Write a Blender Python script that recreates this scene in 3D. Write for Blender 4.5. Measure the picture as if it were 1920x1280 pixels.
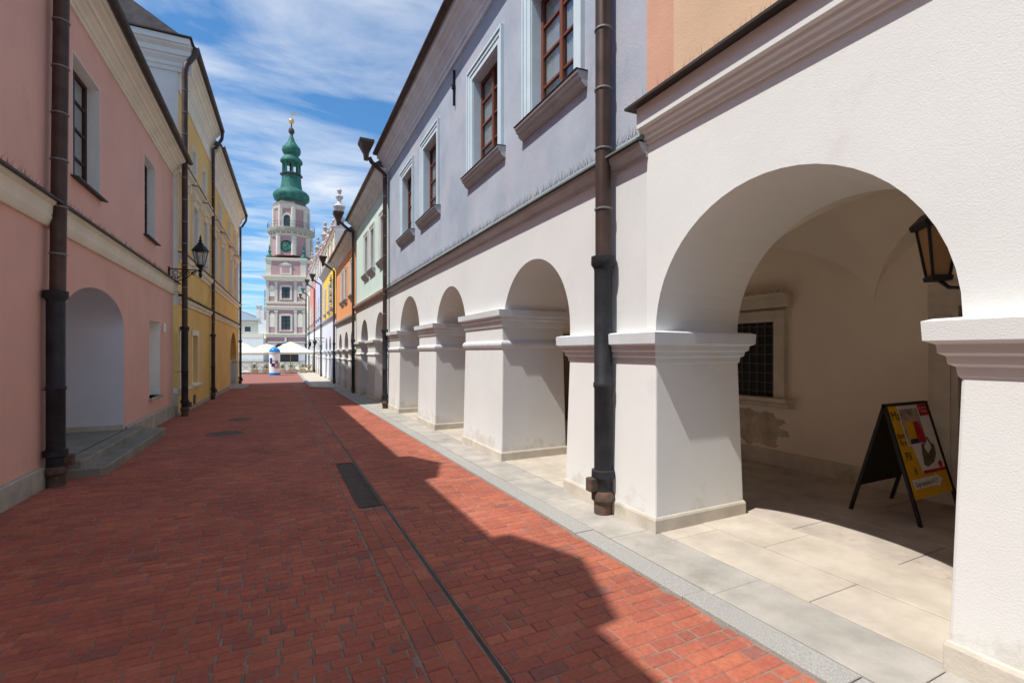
import bpy, bmesh, math, random
from mathutils import Vector, Matrix
R = math.radians
random.seed(7)
sc = bpy.context.scene
for o in list(bpy.data.objects): bpy.data.objects.remove(o)
COL = sc.collection
# ------------------------------------------------------------------ camera, sky, sun, exposure
F = 890.0; YAW = math.atan(435 / F); EYE = 1.65
cam = bpy.data.cameras.new('camera'); camo = bpy.data.objects.new('camera', cam); COL.objects.link(camo)
cam.sensor_width = 36; cam.sensor_fit = 'HORIZONTAL'; cam.lens = 36 * F / 1920
cam.shift_y = 20 / 1920; cam.clip_start = .05; cam.clip_end = 3000
camo.location = (0, 0, EYE); camo.rotation_euler = (R(90), 0, -YAW)
sc.camera = camo
SUN = Vector((-.56, -.10, 1)).normalized()          # towards the sun
EL = math.asin(SUN.z); AZ = math.atan2(SUN.x, SUN.y)
w = bpy.data.worlds.new('World'); sc.world = w; w.use_nodes = True
nt = w.node_tree; nt.nodes.clear()
N = nt.nodes.new; LK = nt.links.new
out = N('ShaderNodeOutputWorld'); bg = N('ShaderNodeBackground'); sky = N('ShaderNodeTexSky')
sky.sky_type = 'NISHITA'; sky.sun_disc = False; sky.sun_elevation = EL; sky.sun_rotation = AZ
sky.air_density = 1.1; sky.dust_density = .4; sky.ozone_density = 2.5
bg.inputs[1].default_value = .14
tc = N('ShaderNodeTexCoord'); sep = N('ShaderNodeSeparateXYZ'); LK(tc.outputs['Generated'], sep.inputs[0])
# cirrus: project the direction on a high flat layer, stretched noise
den = N('ShaderNodeMath'); den.operation = 'MAXIMUM'; LK(sep.outputs[2], den.inputs[0]); den.inputs[1].default_value = .06
dx = N('ShaderNodeMath'); dx.operation = 'DIVIDE'; LK(sep.outputs[0], dx.inputs[0]); LK(den.outputs[0], dx.inputs[1])
dy = N('ShaderNodeMath'); dy.operation = 'DIVIDE'; LK(sep.outputs[1], dy.inputs[0]); LK(den.outputs[0], dy.inputs[1])
cmb = N('ShaderNodeCombineXYZ'); LK(dx.outputs[0], cmb.inputs[0]); LK(dy.outputs[0], cmb.inputs[1])
mp = N('ShaderNodeMapping'); LK(cmb.outputs[0], mp.inputs[0]); mp.inputs['Rotation'].default_value = (0, 0, R(24)); mp.inputs['Scale'].default_value = (.75, 1.5, 1)
mp.inputs['Location'].default_value = (7.3, 2.6, 0)
nz = N('ShaderNodeTexNoise'); LK(mp.outputs[0], nz.inputs['Vector']); nz.inputs['Scale'].default_value = 1.0
nz.inputs['Detail'].default_value = 9; nz.inputs['Roughness'].default_value = .58; nz.inputs['Distortion'].default_value = .5
rmp = N('ShaderNodeValToRGB'); LK(nz.outputs[0], rmp.inputs[0])
rmp.color_ramp.elements[0].position = .42; rmp.color_ramp.elements[1].position = .72
rmp.color_ramp.elements[0].color = (0, 0, 0, 1); rmp.color_ramp.elements[1].color = (.9, .9, .9, 1)
tint = N('ShaderNodeMix'); tint.data_type = 'RGBA'; tint.blend_type = 'MULTIPLY'; tint.inputs[0].default_value = 1
LK(sky.outputs[0], tint.inputs[6]); tint.inputs[7].default_value = (.50, .87, 1.10, 1)
mix = N('ShaderNodeMix'); mix.data_type = 'RGBA'; LK(rmp.outputs[0], mix.inputs[0]); LK(tint.outputs[2], mix.inputs[6])
mix.inputs[7].default_value = (6.2, 6.5, 6.9, 1)
LK(mix.outputs[2], bg.inputs[0]); LK(bg.outputs[0], out.inputs[0])
sl = bpy.data.lights.new('sun', 'SUN'); sl.energy = 4.5; sl.angle = R(.53); sl.color = (1, .965, .905)
so = bpy.data.objects.new('sun', sl); COL.objects.link(so)
so.rotation_euler = SUN.to_track_quat('Z', 'Y').to_euler(); so.location = (-20, -10, 40)
sc.view_settings.view_transform = 'Standard'; sc.view_settings.look = 'None'
sc.view_settings.exposure = .12; sc.view_settings.gamma = 1
sc.cycles.max_bounces = 12; sc.cycles.diffuse_bounces = 8
# ------------------------------------------------------------------ materials
MATS = {}
def mat(name, col, rough=.85, var=.12, scale=1.2, bump=.25, bscale=90, metal=0, stain=None, streak=0, col2=None, grime=0):
    """procedural surface: large tone variation, optional stains, fine bump"""
    if name in MATS: return MATS[name]
    m = bpy.data.materials.new(name); m.use_nodes = True; t = m.node_tree; n = t.nodes.new; l = t.links.new
    b = t.nodes['Principled BSDF']; b.inputs['Roughness'].default_value = rough; b.inputs['Metallic'].default_value = metal
    b.inputs['Specular IOR Level'].default_value = .25
    tc = n('ShaderNodeTexCoord'); mp = n('ShaderNodeMapping'); l(tc.outputs['Object'], mp.inputs[0])
    if streak: mp.inputs['Scale'].default_value = (1, 1, streak)
    nz = n('ShaderNodeTexNoise'); l(mp.outputs[0], nz.inputs['Vector']); nz.inputs['Scale'].default_value = scale
    nz.inputs['Detail'].default_value = 7; nz.inputs['Roughness'].default_value = .62
    rp = n('ShaderNodeValToRGB'); l(nz.outputs[0], rp.inputs[0])
    c1 = [min(1, c * (1 + var)) for c in col]; c0 = [c * (1 - var) for c in (col2 or col)]
    rp.color_ramp.elements[0].position = .33; rp.color_ramp.elements[1].position = .67
    rp.color_ramp.elements[0].color = (*c0, 1); rp.color_ramp.elements[1].color = (*c1, 1)
    last = rp.outputs[0]
    if stain:
        n2 = n('ShaderNodeTexNoise'); l(tc.outputs['Object'], n2.inputs['Vector']); n2.inputs['Scale'].default_value = stain[1]
        n2.inputs['Detail'].default_value = 8; n2.inputs['Roughness'].default_value = .7
        r2 = n('ShaderNodeValToRGB'); l(n2.outputs[0], r2.inputs[0]); r2.color_ramp.elements[0].position = stain[2]; r2.color_ramp.elements[1].position = stain[2] + .12
        mx = n('ShaderNodeMix'); mx.data_type = 'RGBA'; l(r2.outputs[0], mx.inputs[0]); l(last, mx.inputs[6]); mx.inputs[7].default_value = (*stain[0], 1)
        last = mx.outputs[2]
    if grime:
        ge = n('ShaderNodeNewGeometry'); sx = n('ShaderNodeSeparateXYZ'); l(ge.outputs['Position'], sx.inputs[0])
        n6 = n('ShaderNodeTexNoise'); l(ge.outputs['Position'], n6.inputs['Vector']); n6.inputs['Scale'].default_value = 3.2; n6.inputs['Detail'].default_value = 9; n6.inputs['Roughness'].default_value = .7
        m6 = n('ShaderNodeMath'); m6.operation = 'MULTIPLY_ADD'; l(n6.outputs[0], m6.inputs[0]); m6.inputs[1].default_value = 1.5; l(sx.outputs[2], m6.inputs[2])
        r6 = n('ShaderNodeValToRGB'); l(m6.outputs[0], r6.inputs[0]); r6.color_ramp.elements[0].position = .78; r6.color_ramp.elements[0].color = (.55, .55, .55, 1); r6.color_ramp.elements[1].position = .98; r6.color_ramp.elements[1].color = (0, 0, 0, 1)
        x6 = n('ShaderNodeMix'); x6.data_type = 'RGBA'; l(r6.outputs[0], x6.inputs[0]); l(last, x6.inputs[6]); x6.inputs[7].default_value = (.56, .51, .42, 1); last = x6.outputs[2]
    l(last, b.inputs['Base Color'])
    if bump:
        n3 = n('ShaderNodeTexNoise'); l(tc.outputs['Object'], n3.inputs['Vector']); n3.inputs['Scale'].default_value = bscale; n3.inputs['Detail'].default_value = 4
        n4 = n('ShaderNodeTexNoise'); l(tc.outputs['Object'], n4.inputs['Vector']); n4.inputs['Scale'].default_value = bscale * .09; n4.inputs['Detail'].default_value = 3
        ad = n('ShaderNodeMath'); ad.operation = 'MULTIPLY_ADD'; l(n4.outputs[0], ad.inputs[0]); ad.inputs[1].default_value = .8; l(n3.outputs[0], ad.inputs[2])
        bp = n('ShaderNodeBump'); bp.inputs['Strength'].default_value = bump; bp.inputs['Distance'].default_value = .006; l(ad.outputs[0], bp.inputs['Height']); l(bp.outputs[0], b.inputs['Normal'])
    MATS[name] = m; return m
def attr_mat(name, rough, bump):
    m = bpy.data.materials.new(name); m.use_nodes = True; t = m.node_tree; n = t.nodes.new; l = t.links.new
    b = t.nodes['Principled BSDF']; b.inputs['Roughness'].default_value = rough; b.inputs['Specular IOR Level'].default_value = .3
    at = n('ShaderNodeAttribute'); at.attribute_name = 'bc'
    ge = n('ShaderNodeNewGeometry')
    nz = n('ShaderNodeTexNoise'); l(ge.outputs['Position'], nz.inputs['Vector']); nz.inputs['Scale'].default_value = 34; nz.inputs['Detail'].default_value = 8; nz.inputs['Roughness'].default_value = .7
    n2 = n('ShaderNodeTexNoise'); l(ge.outputs['Position'], n2.inputs['Vector']); n2.inputs['Scale'].default_value = .9; n2.inputs['Detail'].default_value = 5
    ma = n('ShaderNodeMapRange'); l(nz.outputs[0], ma.inputs[0]); ma.inputs[1].default_value = .25; ma.inputs[2].default_value = .75; ma.inputs[3].default_value = .72; ma.inputs[4].default_value = 1.25
    mb_ = n('ShaderNodeMapRange'); l(n2.outputs[0], mb_.inputs[0]); mb_.inputs[1].default_value = .3; mb_.inputs[2].default_value = .7; mb_.inputs[3].default_value = .82; mb_.inputs[4].default_value = 1.12
    mu = n('ShaderNodeMath'); mu.operation = 'MULTIPLY'; l(ma.outputs[0], mu.inputs[0]); l(mb_.outputs[0], mu.inputs[1])
    vm = n('ShaderNodeVectorMath'); vm.operation = 'SCALE'; l(at.outputs['Color'], vm.inputs[0]); l(mu.outputs[0], vm.inputs['Scale'])
    n5 = n('ShaderNodeTexNoise'); l(ge.outputs['Position'], n5.inputs['Vector']); n5.inputs['Scale'].default_value = 7; n5.inputs['Detail'].default_value = 9; n5.inputs['Roughness'].default_value = .75
    r5 = n('ShaderNodeValToRGB'); l(n5.outputs[0], r5.inputs[0]); r5.color_ramp.elements[0].position = .62; r5.color_ramp.elements[1].position = .8; r5.color_ramp.elements[1].color = (.45, .45, .45, 1)
    mx = n('ShaderNodeMix'); mx.data_type = 'RGBA'; l(r5.outputs[0], mx.inputs[0]); l(vm.outputs[0], mx.inputs[6]); mx.inputs[7].default_value = (.36, .30, .27, 1)
    l(mx.outputs[2], b.inputs['Base Color'])
    bp = n('ShaderNodeBump'); bp.inputs['Strength'].default_value = bump; bp.inputs['Distance'].default_value = .006; l(nz.outputs[0], bp.inputs['Height']); l(bp.outputs[0], b.inputs['Normal'])
    MATS[name] = m; return m
def glass(name, tintc=(.03, .035, .04)):
    m = bpy.data.materials.new(name); m.use_nodes = True; t = m.node_tree; n = t.nodes.new; l = t.links.new
    o = t.nodes['Material Output']; t.nodes.remove(t.nodes['Principled BSDF'])
    g = n('ShaderNodeBsdfGlossy'); g.inputs['Roughness'].default_value = .03; tr = n('ShaderNodeBsdfTransparent'); tr.inputs[0].default_value = (.8, .83, .84, 1)
    lw = n('ShaderNodeLayerWeight'); pw = n('ShaderNodeMath'); pw.operation = 'POWER'; l(lw.outputs['Facing'], pw.inputs[0]); pw.inputs[1].default_value = 3.5
    fr = n('ShaderNodeMath'); fr.operation = 'MULTIPLY_ADD'; l(pw.outputs[0], fr.inputs[0]); fr.inputs[1].default_value = .8; fr.inputs[2].default_value = .05; mx = n('ShaderNodeMixShader')
    l(fr.outputs[0], mx.inputs[0]); l(tr.outputs[0], mx.inputs[1]); l(g.outputs[0], mx.inputs[2]); l(mx.outputs[0], o.inputs[0])
    MATS[name] = m; return m
def plain(name, col, rough=.6, metal=0): return mat(name, col, rough, .06, 6, .05, 120, metal)

M = dict(
 white_low=mat('white_stucco', (.79, .795, .765), .9, .03, .8, .3, 110, stain=((.72, .71, .70), 1.1, .63), grime=1),
 rose_low=mat('rose_white_stucco', (.73, .73, .71), .9, .045, .9, .3, 110, stain=((.66, .63, .625), 1.3, .62), grime=1),
 blue=mat('grey_blue_stucco', (.43, .46, .52), .9, .09, 1.0, .45, 40, stain=((.47, .46, .52), .7, .52), col2=(.37, .42, .50)),
 trim_blue=mat('pale_blue_trim', (.60, .70, .74), .8, .06, 2.5, .2, 60),
 trim_grey=mat('grey_moulding', (.46, .46, .47), .85, .12, 2, .25, 50, streak=3),
 trim_white=mat('white_trim', (.78, .77, .73), .8, .05, 2, .2, 60),
 cap_blue=mat('blue_white_impost', (.62, .68, .72), .8, .12, 1.6, .2, 60, col2=(.70, .68, .66)),
 orange=mat('orange_stucco', (.64, .36, .25), .9, .1, 1, .4, 60),
 peach=mat('peach_stucco', (.68, .47, .31), .9, .08, 1, .4, 60),
 pink=mat('pink_stucco', (.73, .425, .345), .9, .06, .9, .3, 110, stain=((.66, .345, .285), .8, .6)),
 yellow=mat('ochre_stucco', (.76, .50, .17), .9, .08, .7, .3, 100, stain=((.70, .43, .135), .8, .58)),
 cream=mat('cream_trim', (.76, .70, .57), .85, .07, 1.5, .2, 60),
 jamb=mat('bluish_white_plaster', (.72, .74, .80), .9, .05, 1.2, .3, 60, stain=((.6, .62, .68), 2, .66)),
 inner=mat('cream_plaster', (.82, .745, .63), .9, .05, .9, .25, 90, stain=((.64, .56, .46), .9, .66)),
 green=mat('mint_stucco', (.63, .76, .69), .9, .05, 1, .3, 60),
 salmon=mat('salmon_stucco', (.80, .36, .16), .9, .06, 1, .3, 60),
 sun_yellow=mat('yellow_stucco', (.82, .55, .10), .9, .06, 1, .3, 60),
 lilac=mat('lilac_stucco', (.55, .55, .78), .9, .06, 1, .3, 60),
 offwhite=mat('weathered_white', (.62, .57, .53), .9, .15, 3, .2), pinkish=mat('pinkish_stone', (.55, .42, .37), .9, .2, 3, .2), greyish=mat('greyish_stone', (.42, .43, .42), .9, .2, 3, .2),
 red=mat('red_stucco', (.68, .26, .2), .9, .08, 1, .3, 60),
 tower_base=mat('tower_base', (.60, .58, .60), .9, .06, 1, .2, 30), cornice_grey=mat('cornice_grey', (.74, .79, .84), .85, .1, 2, .2, 40), tower_trim=mat('tower_trim', (.62, .56, .48), .85, .1, 1, .2, 30),
 mauve=mat('mauve_stucco', (.46, .28, .29), .9, .06, .6, .2, 30),
 stone=mat('grey_stone', (.38, .36, .30), .9, .2, 3, .5, 50, stain=((.26, .27, .17), 1.6, .6)),
 plinth=mat('pale_stone', (.58, .53, .45), .9, .15, 3, .5, 50, stain=((.40, .38, .28), 1.8, .6)),
 step=mat('mossy_stone', (.25, .235, .195), .9, .2, 3, .5, 50, stain=((.15, .17, .07), 2.2, .55)),
 kerb=mat('granite', (.36, .35, .325), .85, .3, 130, .3, 150),
 tin=mat('dark_tin', (.055, .045, .04), .55, .3, 4, .15, 60),
 copper=mat('brown_copper', (.085, .055, .045), .5, .25, 3, .1, 60, metal=.35),
 iron=mat('cast_iron', (.035, .036, .04), .55, .3, 5, .35, 70, metal=.3, stain=((.10, .07, .05), 3, .63)),
 rust=mat('rusty_iron', (.10, .07, .055), .8, .35, 8, .5, 60, stain=((.2, .09, .05), 5, .55)),
 black=plain('black_iron', (.02, .02, .022), .5, .3),
 wood=mat('brown_window_wood', (.19, .065, .035), .5, .2, 8, .1, 60, streak=.2),
 dwood=mat('dark_window_wood', (.06, .028, .022), .5, .2, 8, .1, 60),
 door=mat('dark_door_wood', (.13, .075, .045), .6, .3, 5, .2, 60, streak=.15),
 curtain=plain('lace_curtain', (.78, .78, .78), .9),
 dark=plain('dark_room', (.03, .03, .032), .9),
 tile=mat('roof_tile', (.16, .13, .12), .8, .25, 5, .4, 30),
 otile=mat('orange_tile', (.60, .20, .08), .8, .2, 5, .4, 30),
 patina=mat('copper_patina', (.035, .15, .12), .6, .35, 1.5, .2, 20, streak=.25, stain=((.05, .10, .08), 1.0, .62)),
 slate=mat('grey_metal_roof', (.22, .27, .33), .6, .1, 1, .1, 20),
 gold=plain('gilt', (.75, .5, .2), .35, .8),
 canvas=mat('cream_canvas', (.82, .77, .62), .9, .04, 1, .1, 60),
 lwood=mat('pale_wood', (.55, .44, .3), .8, .15, 4, .2, 60),
 leaf=mat('green_leaf', (.09, .17, .03), .7, .4, 9, 0),
 bluep=plain('blue_plastic', (.02, .22, .55), .3),
 whitep=mat('white_paper', (.82, .82, .84), .6, .03, 3, .03, 40),
 ypaper=plain('yellow_paper', (.80, .46, .03), .6), rpaper=plain('red_paper', (.55, .03, .05), .6),
 gpaper=mat('grey_photo', (.40, .38, .36), .6, .5, 14, 0), skin=plain('skin_print', (.62, .36, .25), .6), navy=plain('navy_print', (.03, .04, .12), .6),
 shoe=mat('olive_print', (.16, .13, .08), .6, .4, 20, 0), ink=plain('ink', (.03, .015, .01), .6), amber=plain('amber_glass', (.32, .20, .09), .25),
 grate=mat('brown_grate', (.085, .06, .045), .7, .3, 12, .4, 60), cover=mat('manhole_iron', (.11, .075, .07), .7, .3, 9, .4, 60),
 joint=mat('sandy_joint', (.235, .195, .155), 1, .25, 9, .5, 80),
 slab_grey=mat('grey_slab', (.41, .38, .335), .9, .2, 2.2, .35, 70, stain=((.29, .27, .21), 1.3, .58)),
 slab_cream=mat('cream_slab', (.52, .46, .38), .9, .16, 2.4, .3, 70, stain=((.45, .38, .30), 1.2, .63)),
 slab_dark=mat('worn_floor_slab', (.47, .41, .35), .85, .2, 2.2, .3, 60, streak=1, stain=((.24, .18, .14), 1.3, .58)),
 plaza=mat('plaza_paving', (.50, .48, .45), .9, .1, .7, .2, 20), ground=mat('far_ground', (.33, .31, .28), .9, .1, .3, .1, 5),
)
GL = glass('window_glass')
BRM = attr_mat('clinker_brick', .8, .5)
# ------------------------------------------------------------------ mesh helpers
class Fr:
    def __init__(s, ox, oy, dx, dy, side):
        d = math.hypot(dx, dy); s.o = (ox, oy); s.d = (dx / d, dy / d)
        s.n = (-s.d[1], s.d[0]) if side > 0 else (s.d[1], -s.d[0])
    def P(f, s, o, z): return (f.o[0] + f.d[0] * s + f.n[0] * o, f.o[1] + f.d[1] * s + f.n[1] * o, z)
W0 = Fr(0, 0, 1, 0, 1)          # s = x, o = y : plain world axes
RF = Fr(3.14, 0, 0, 1, 1)       # right facades: s = y, o towards the street
LF = Fr(-2.74, 0, 0, 1, -1)     # pink house
YF = Fr(-2.64, 16.5, .37, 16.9, -1)   # ochre houses
class MB:
    def __init__(s, fr=W0): s.v = []; s.f = []; s.fr = fr
    def p(s, *a): s.v.append(s.fr.P(*a)); return len(s.v) - 1
    def quad(s, *pts): s.f.append([s.p(*q) for q in pts])
    def box(s, s0, s1, o0, o1, z0, z1):
        i = [s.p(a, b, c) for c in (z0, z1) for b in (o0, o1) for a in (s0, s1)]
        for q in ((0, 1, 3, 2), (4, 6, 7, 5), (0, 4, 5, 1), (2, 3, 7, 6), (0, 2, 6, 4), (1, 5, 7, 3)): s.f.append([i[k] for k in q])
        return s
    def loops(s, loops, caps=True, closed=True):
        L = [[s.p(*q) for q in lp] for lp in loops]; n = len(L[0])
        for a, b in zip(L, L[1:]):
            for k in range(n if closed else n - 1): s.f.append([a[k], a[(k + 1) % n], b[(k + 1) % n], b[k]])
        if caps: s.f.append(L[0][::-1]); s.f.append(L[-1])
        return s
    def ring(s, s0, s1, o0, o1, prof):      # rectangle loops grown by off at height z
        return s.loops([[(s0 - e, o0 - e, z), (s1 + e, o0 - e, z), (s1 + e, o1 + e, z), (s0 - e, o1 + e, z)] for e, z in prof])
    def run(s, s0, s1, prof):               # profile (o,z) swept along s
        return s.loops([[(a, o, z) for o, z in prof] for a in (s0, s1)])
    def lathe(s, c, prof, n=16, caps=True):
        return s.loops([[(c[0] + r * math.cos(2 * math.pi * k / n), c[1] + r * math.sin(2 * math.pi * k / n), z) for k in range(n)] for r, z in prof], caps)
    def tube(s, pts, r, n=8):
        pts = [Vector(s.fr.P(*q)) for q in pts]; L = []
        for i, q in enumerate(pts):
            t = (pts[min(i + 1, len(pts) - 1)] - pts[max(i - 1, 0)]).normalized()
            u = t.orthogonal().normalized() if i == 0 else (u - t * u.dot(t)).normalized()
            v = t.cross(u); rr = r[i] if isinstance(r, (list, tuple)) else r
            b = len(s.v); s.v += [tuple(q + (u * math.cos(2 * math.pi * k / n) + v * math.sin(2 * math.pi * k / n)) * rr) for k in range(n)]
            L.append(list(range(b, b + n)))
        for a, b in zip(L, L[1:]):
            for k in range(n): s.f.append([a[k], a[(k + 1) % n], b[(k + 1) % n], b[k]])
        s.f.append(L[0][::-1]); s.f.append(L[-1]); return s
    def build(s, name, m, parent=None, smooth=False, bevel=0, raw=False):
        me = bpy.data.meshes.new(name); me.from_pydata(s.v, [], s.f)
        if not raw:
            bm = bmesh.new(); bm.from_mesh(me); bmesh.ops.recalc_face_normals(bm, faces=bm.faces); bm.to_mesh(me); bm.free()
        me.materials.append(M[m] if isinstance(m, str) else m)
        o = bpy.data.objects.new(name, me); COL.objects.link(o)
        if smooth:
            me.polygons.foreach_set('use_smooth', [True] * len(me.polygons)); me.set_sharp_from_angle(angle=R(40))
        if bevel:
            md = o.modifiers.new('bevel', 'BEVEL'); md.width = bevel; md.segments = 2; md.limit_method = 'ANGLE'
        if parent: o.parent = parent
        return o
def thing(name, label, cat, group=None, loc=(0, 0, 0)):
    o = bpy.data.objects.new(name, None); COL.objects.link(o); o.empty_display_size = .2
    o['label'] = label; o['category'] = cat
    if group: o['group'] = group
    return o
def tag(o, label, cat, group=None):
    o['label'] = label; o['category'] = cat
    if group: o['group'] = group
    return o
def struct(o): o['kind'] = 'structure'; return o
def g(y): return -.0105 * min(max(y, -30), 34)
def wall(fr, s0, s1, z0, z1, ops=(), rev=.3, o=0):
    m = MB(fr); S = sorted({s0, s1, *[a for q in ops for a in q[:2]]}); Z = sorted({z0, z1, *[a for q in ops for a in q[2:4]]})
    for a, b in zip(S, S[1:]):
        for c, d in zip(Z, Z[1:]):
            if any(q[0] <= a and b <= q[1] and q[2] <= c and d <= q[3] for q in ops): continue
            m.quad((a, o, c), (b, o, c), (b, o, d), (a, o, d))
    for a, b, c, d in [q[:4] for q in ops]:
        for (p, q) in (((a, c), (b, c)), ((b, c), (b, d)), ((b, d), (a, d)), ((a, d), (a, c))):
            m.quad((p[0], o, p[1]), (q[0], o, q[1]), (q[0], o - rev, q[1]), (p[0], o - rev, p[1]))
    return m
def arcade(fr, s0, s1, ztop, arches, ptops, thick=1.1):
    """wall over arches; arches (a,b,crown); ptops: height of the wall's foot over each pier (len = arches+1)"""
    m = MB(fr); cur = s0; segs = []
    for i, (a, b, cr) in enumerate(arches):
        segs.append([(cur, ptops[i]), (a, ptops[i])]); r = (b - a) / 2; c = (a + b) / 2; sp = cr - r
        segs.append([(c - r * math.cos(math.pi * k / 28), sp + r * math.sin(math.pi * k / 28)) for k in range(29)]); cur = b
    segs.append([(cur, ptops[-1]), (s1, ptops[-1])])
    prev = None
    for sg in segs:
        if prev is not None and abs(prev - sg[0][1]) > .001:
            m.quad((sg[0][0], 0, prev), (sg[0][0], 0, sg[0][1]), (sg[0][0], -thick, sg[0][1]), (sg[0][0], -thick, prev))
        for (a, za), (b, zb) in zip(sg, sg[1:]):
            m.quad((a, 0, za), (b, 0, zb), (b, 0, ztop), (a, 0, ztop)); m.quad((a, -thick, za), (b, -thick, zb), (b, -thick, ztop), (a, -thick, ztop))
            m.quad((a, 0, za), (b, 0, zb), (b, -thick, zb), (a, -thick, za))
        prev = sg[-1][1]
    return m
IMP_A = [(0, -.30), (.015, -.28), (.02, -.235), (.045, -.22), (.05, -.18), (.075, -.165), (.08, -.12), (.12, -.10), (.125, 0), (.09, .012), (0, .02)]
def pier(parent, fr, a, b, top, style, mt, capm, o1=.03, thick=1.1):
    zg = g(a) - .03
    p = MB(fr).ring(a, b, -thick, 0, [(.045, zg), (.045, zg + .1), (.0, top - .02), (0, top)]).build('pier', mt, parent, bevel=.018)
    MB(fr).ring(a, b, -thick, 0, [(.06, zg), (.06, zg + .17), (.05, zg + .195), (.03, zg + .20)]).build('plinth', 'plinth', p, bevel=.008)
    if style == 'single': prof = [(e, top + z) for e, z in IMP_A]
    else: prof = [(0, top - .60), (.03, top - .595), (.05, top - .55), (.05, top - .52), (.035, top - .49), (.005, top - .475), (.005, top - .27), (.03, top - .25), (.045, top - .2), (.05, top - .17), (.075, top - .15), (.08, top - .11), (.115, top - .09), (.12, top), (.0, top + .015)]
    MB(fr).ring(a, b, -thick, 0, prof).build('impost', capm, p)
    return p
def vault(parent, fr, a, b, o0, o1, sp, rise, mt='inner'):
    m = MB(fr); n = 20; idx = {}
    cs, hs, co, ho = (a + b) / 2, (b - a) / 2, (o0 + o1) / 2, abs(o1 - o0) / 2
    for i in range(n + 1):
        for j in range(n + 1):
            ts = -math.cos(math.pi * i / n); to = -math.cos(math.pi * j / n)
            z = sp + rise * max(math.sqrt(max(0, 1 - ts * ts)), math.sqrt(max(0, 1 - to * to)))
            idx[i, j] = m.p(cs + ts * hs, co + to * ho, z)
    for i in range(n):
        for j in range(n):
            q = [idx[i, j], idx[i + 1, j], idx[i + 1, j + 1], idx[i, j + 1]]
            m.f += [[q[0], q[1], q[2]], [q[0], q[2], q[3]]] if (i < n // 2) == (j < n // 2) else [[q[0], q[1], q[3]], [q[1], q[2], q[3]]]
    o = m.build('vault', mt, parent, True); return o
def bars(fr, s0, s1, z0, z1, o, fw=.06, mull=1, trans=(), d=.05, mw=.07, tw=.03):
    m = MB(fr); m.box(s0, s0 + fw, o - d, o, z0, z1); m.box(s1 - fw, s1, o - d, o, z0, z1)
    m.box(s0 + fw, s1 - fw, o - d, o - .002, z0, z0 + fw); m.box(s0 + fw, s1 - fw, o - d, o - .002, z1 - fw, z1)
    panes = []; xs = [s0 + fw]
    for k in range(mull):
        c = s0 + (s1 - s0) * (k + 1) / (mull + 1); m.box(c - mw / 2, c + mw / 2, o - d, o + .012, z0 + fw, z1 - fw); xs += [c - mw / 2, c + mw / 2]
    xs.append(s1 - fw); zs = [z0 + fw]
    for t in trans:
        zt = z0 + (z1 - z0) * t
        for a, b in zip(xs[::2], xs[1::2]): m.box(a, b, o - d, o - .004, zt - tw / 2, zt + tw / 2)
        zs += [zt - tw / 2, zt + tw / 2]
    zs.append(z1 - fw)
    for a, b in zip(xs[::2], xs[1::2]):
        for c, e in zip(zs[::2], zs[1::2]): panes.append((a, b, c, e))
    return m, panes
def window(parent, fr, s0, s1, z0, z1, rev=.3, wm='wood', trans=(.27, .52, .76), mull=1, lining=None, arch=None, sill=None, curtain=False, simple=False):
    m, ps = bars(fr, s0, s1, z0, z1, -rev + .07, mull=mull, trans=trans)
    w = m.build('window', wm, parent)
    if simple: MB(fr).box(s0 + .03, s1 - .03, -rev + .03, -rev + .035, z0 + .03, z1 - .03).build('pane', GL, w)
    else:
        for a, b, c, e in ps: MB(fr).box(a - .004, b + .004, -rev + .04, -rev + .046, c - .004, e + .004).build('pane', GL, w)
    MB(fr).box(s0 - .2, s1 + .2, -rev - .62, -rev - .6, z0 - .2, z1 + .2).build('room_back', 'dark', w)
    if curtain:
        cm = MB(fr); n = 40
        for half in (0, 1):
            a0 = s0 + .05 + half * (s1 - s0) * .52; wd = (s1 - s0) * .40
            L = [[(a0 + wd * k / n, -rev + .012 + .012 * math.sin(k * 1.3 + half), zz) for k in range(n + 1)] for zz in (z0 + .02, z1 - .02)]
            cm.loops(L, caps=False, closed=False)
        cm.build('curtain', 'curtain', w)
    if lining:
        l = MB(fr); t = .012
        l.box(s0 - .002, s0 + t, -rev + .075, .004, z0, z1); l.box(s1 - t, s1 + .002, -rev + .075, .004, z0, z1); l.box(s0 + t, s1 - t, -rev + .075, .003, z1 - t, z1 + .002)
        l.build('reveal', lining, w)
    if arch:
        wd, am = arch; a = MB(fr)
        for e0, e1, d in ((0, wd * .45, .025), (wd * .45, wd * .8, .04), (wd * .8, wd, .06)):
            a.box(s0 - e1, s0 - e0, -.01, d, z0 - .02, z1 + e0); a.box(s1 + e0, s1 + e1, -.01, d, z0 - .02, z1 + e0)
            a.box(s0 - e1, s1 + e1, -.01, d + .001, z1 + e0, z1 + e1)
        a.build('architrave', am, w)
    if sill == 'moulded':
        e = (arch[0] if arch else .1) + .05
        MB(fr).run(s0 - e, s1 + e, [(-.05, z0 - .02), (.145, z0 - .03), (.145, z0 - .06), (.12, z0 - .075), (.12, z0 - .105), (.085, z0 - .12), (.08, z0 - .155), (.04, z0 - .185), (-.0, z0 - .2), (-.05, z0 - .2)]).build('sill', 'trim_grey', w)
        MB(fr).run(s0 - e - .01, s1 + e + .01, [(-.25, z0 + .006), (-.25, z0 - .004), (.16, z0 - .027), (.16, z0 - .02)]).build('sill_flashing', 'tin', w)
    elif sill == 'tin':
        MB(fr).run(s0 - .06, s1 + .06, [(-rev + .05, z0 + .03), (-rev + .05, z0 - .0), (.1, z0 - .04), (.1, z0 - .012)]).build('sill', 'tin', w)
    return w
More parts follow.
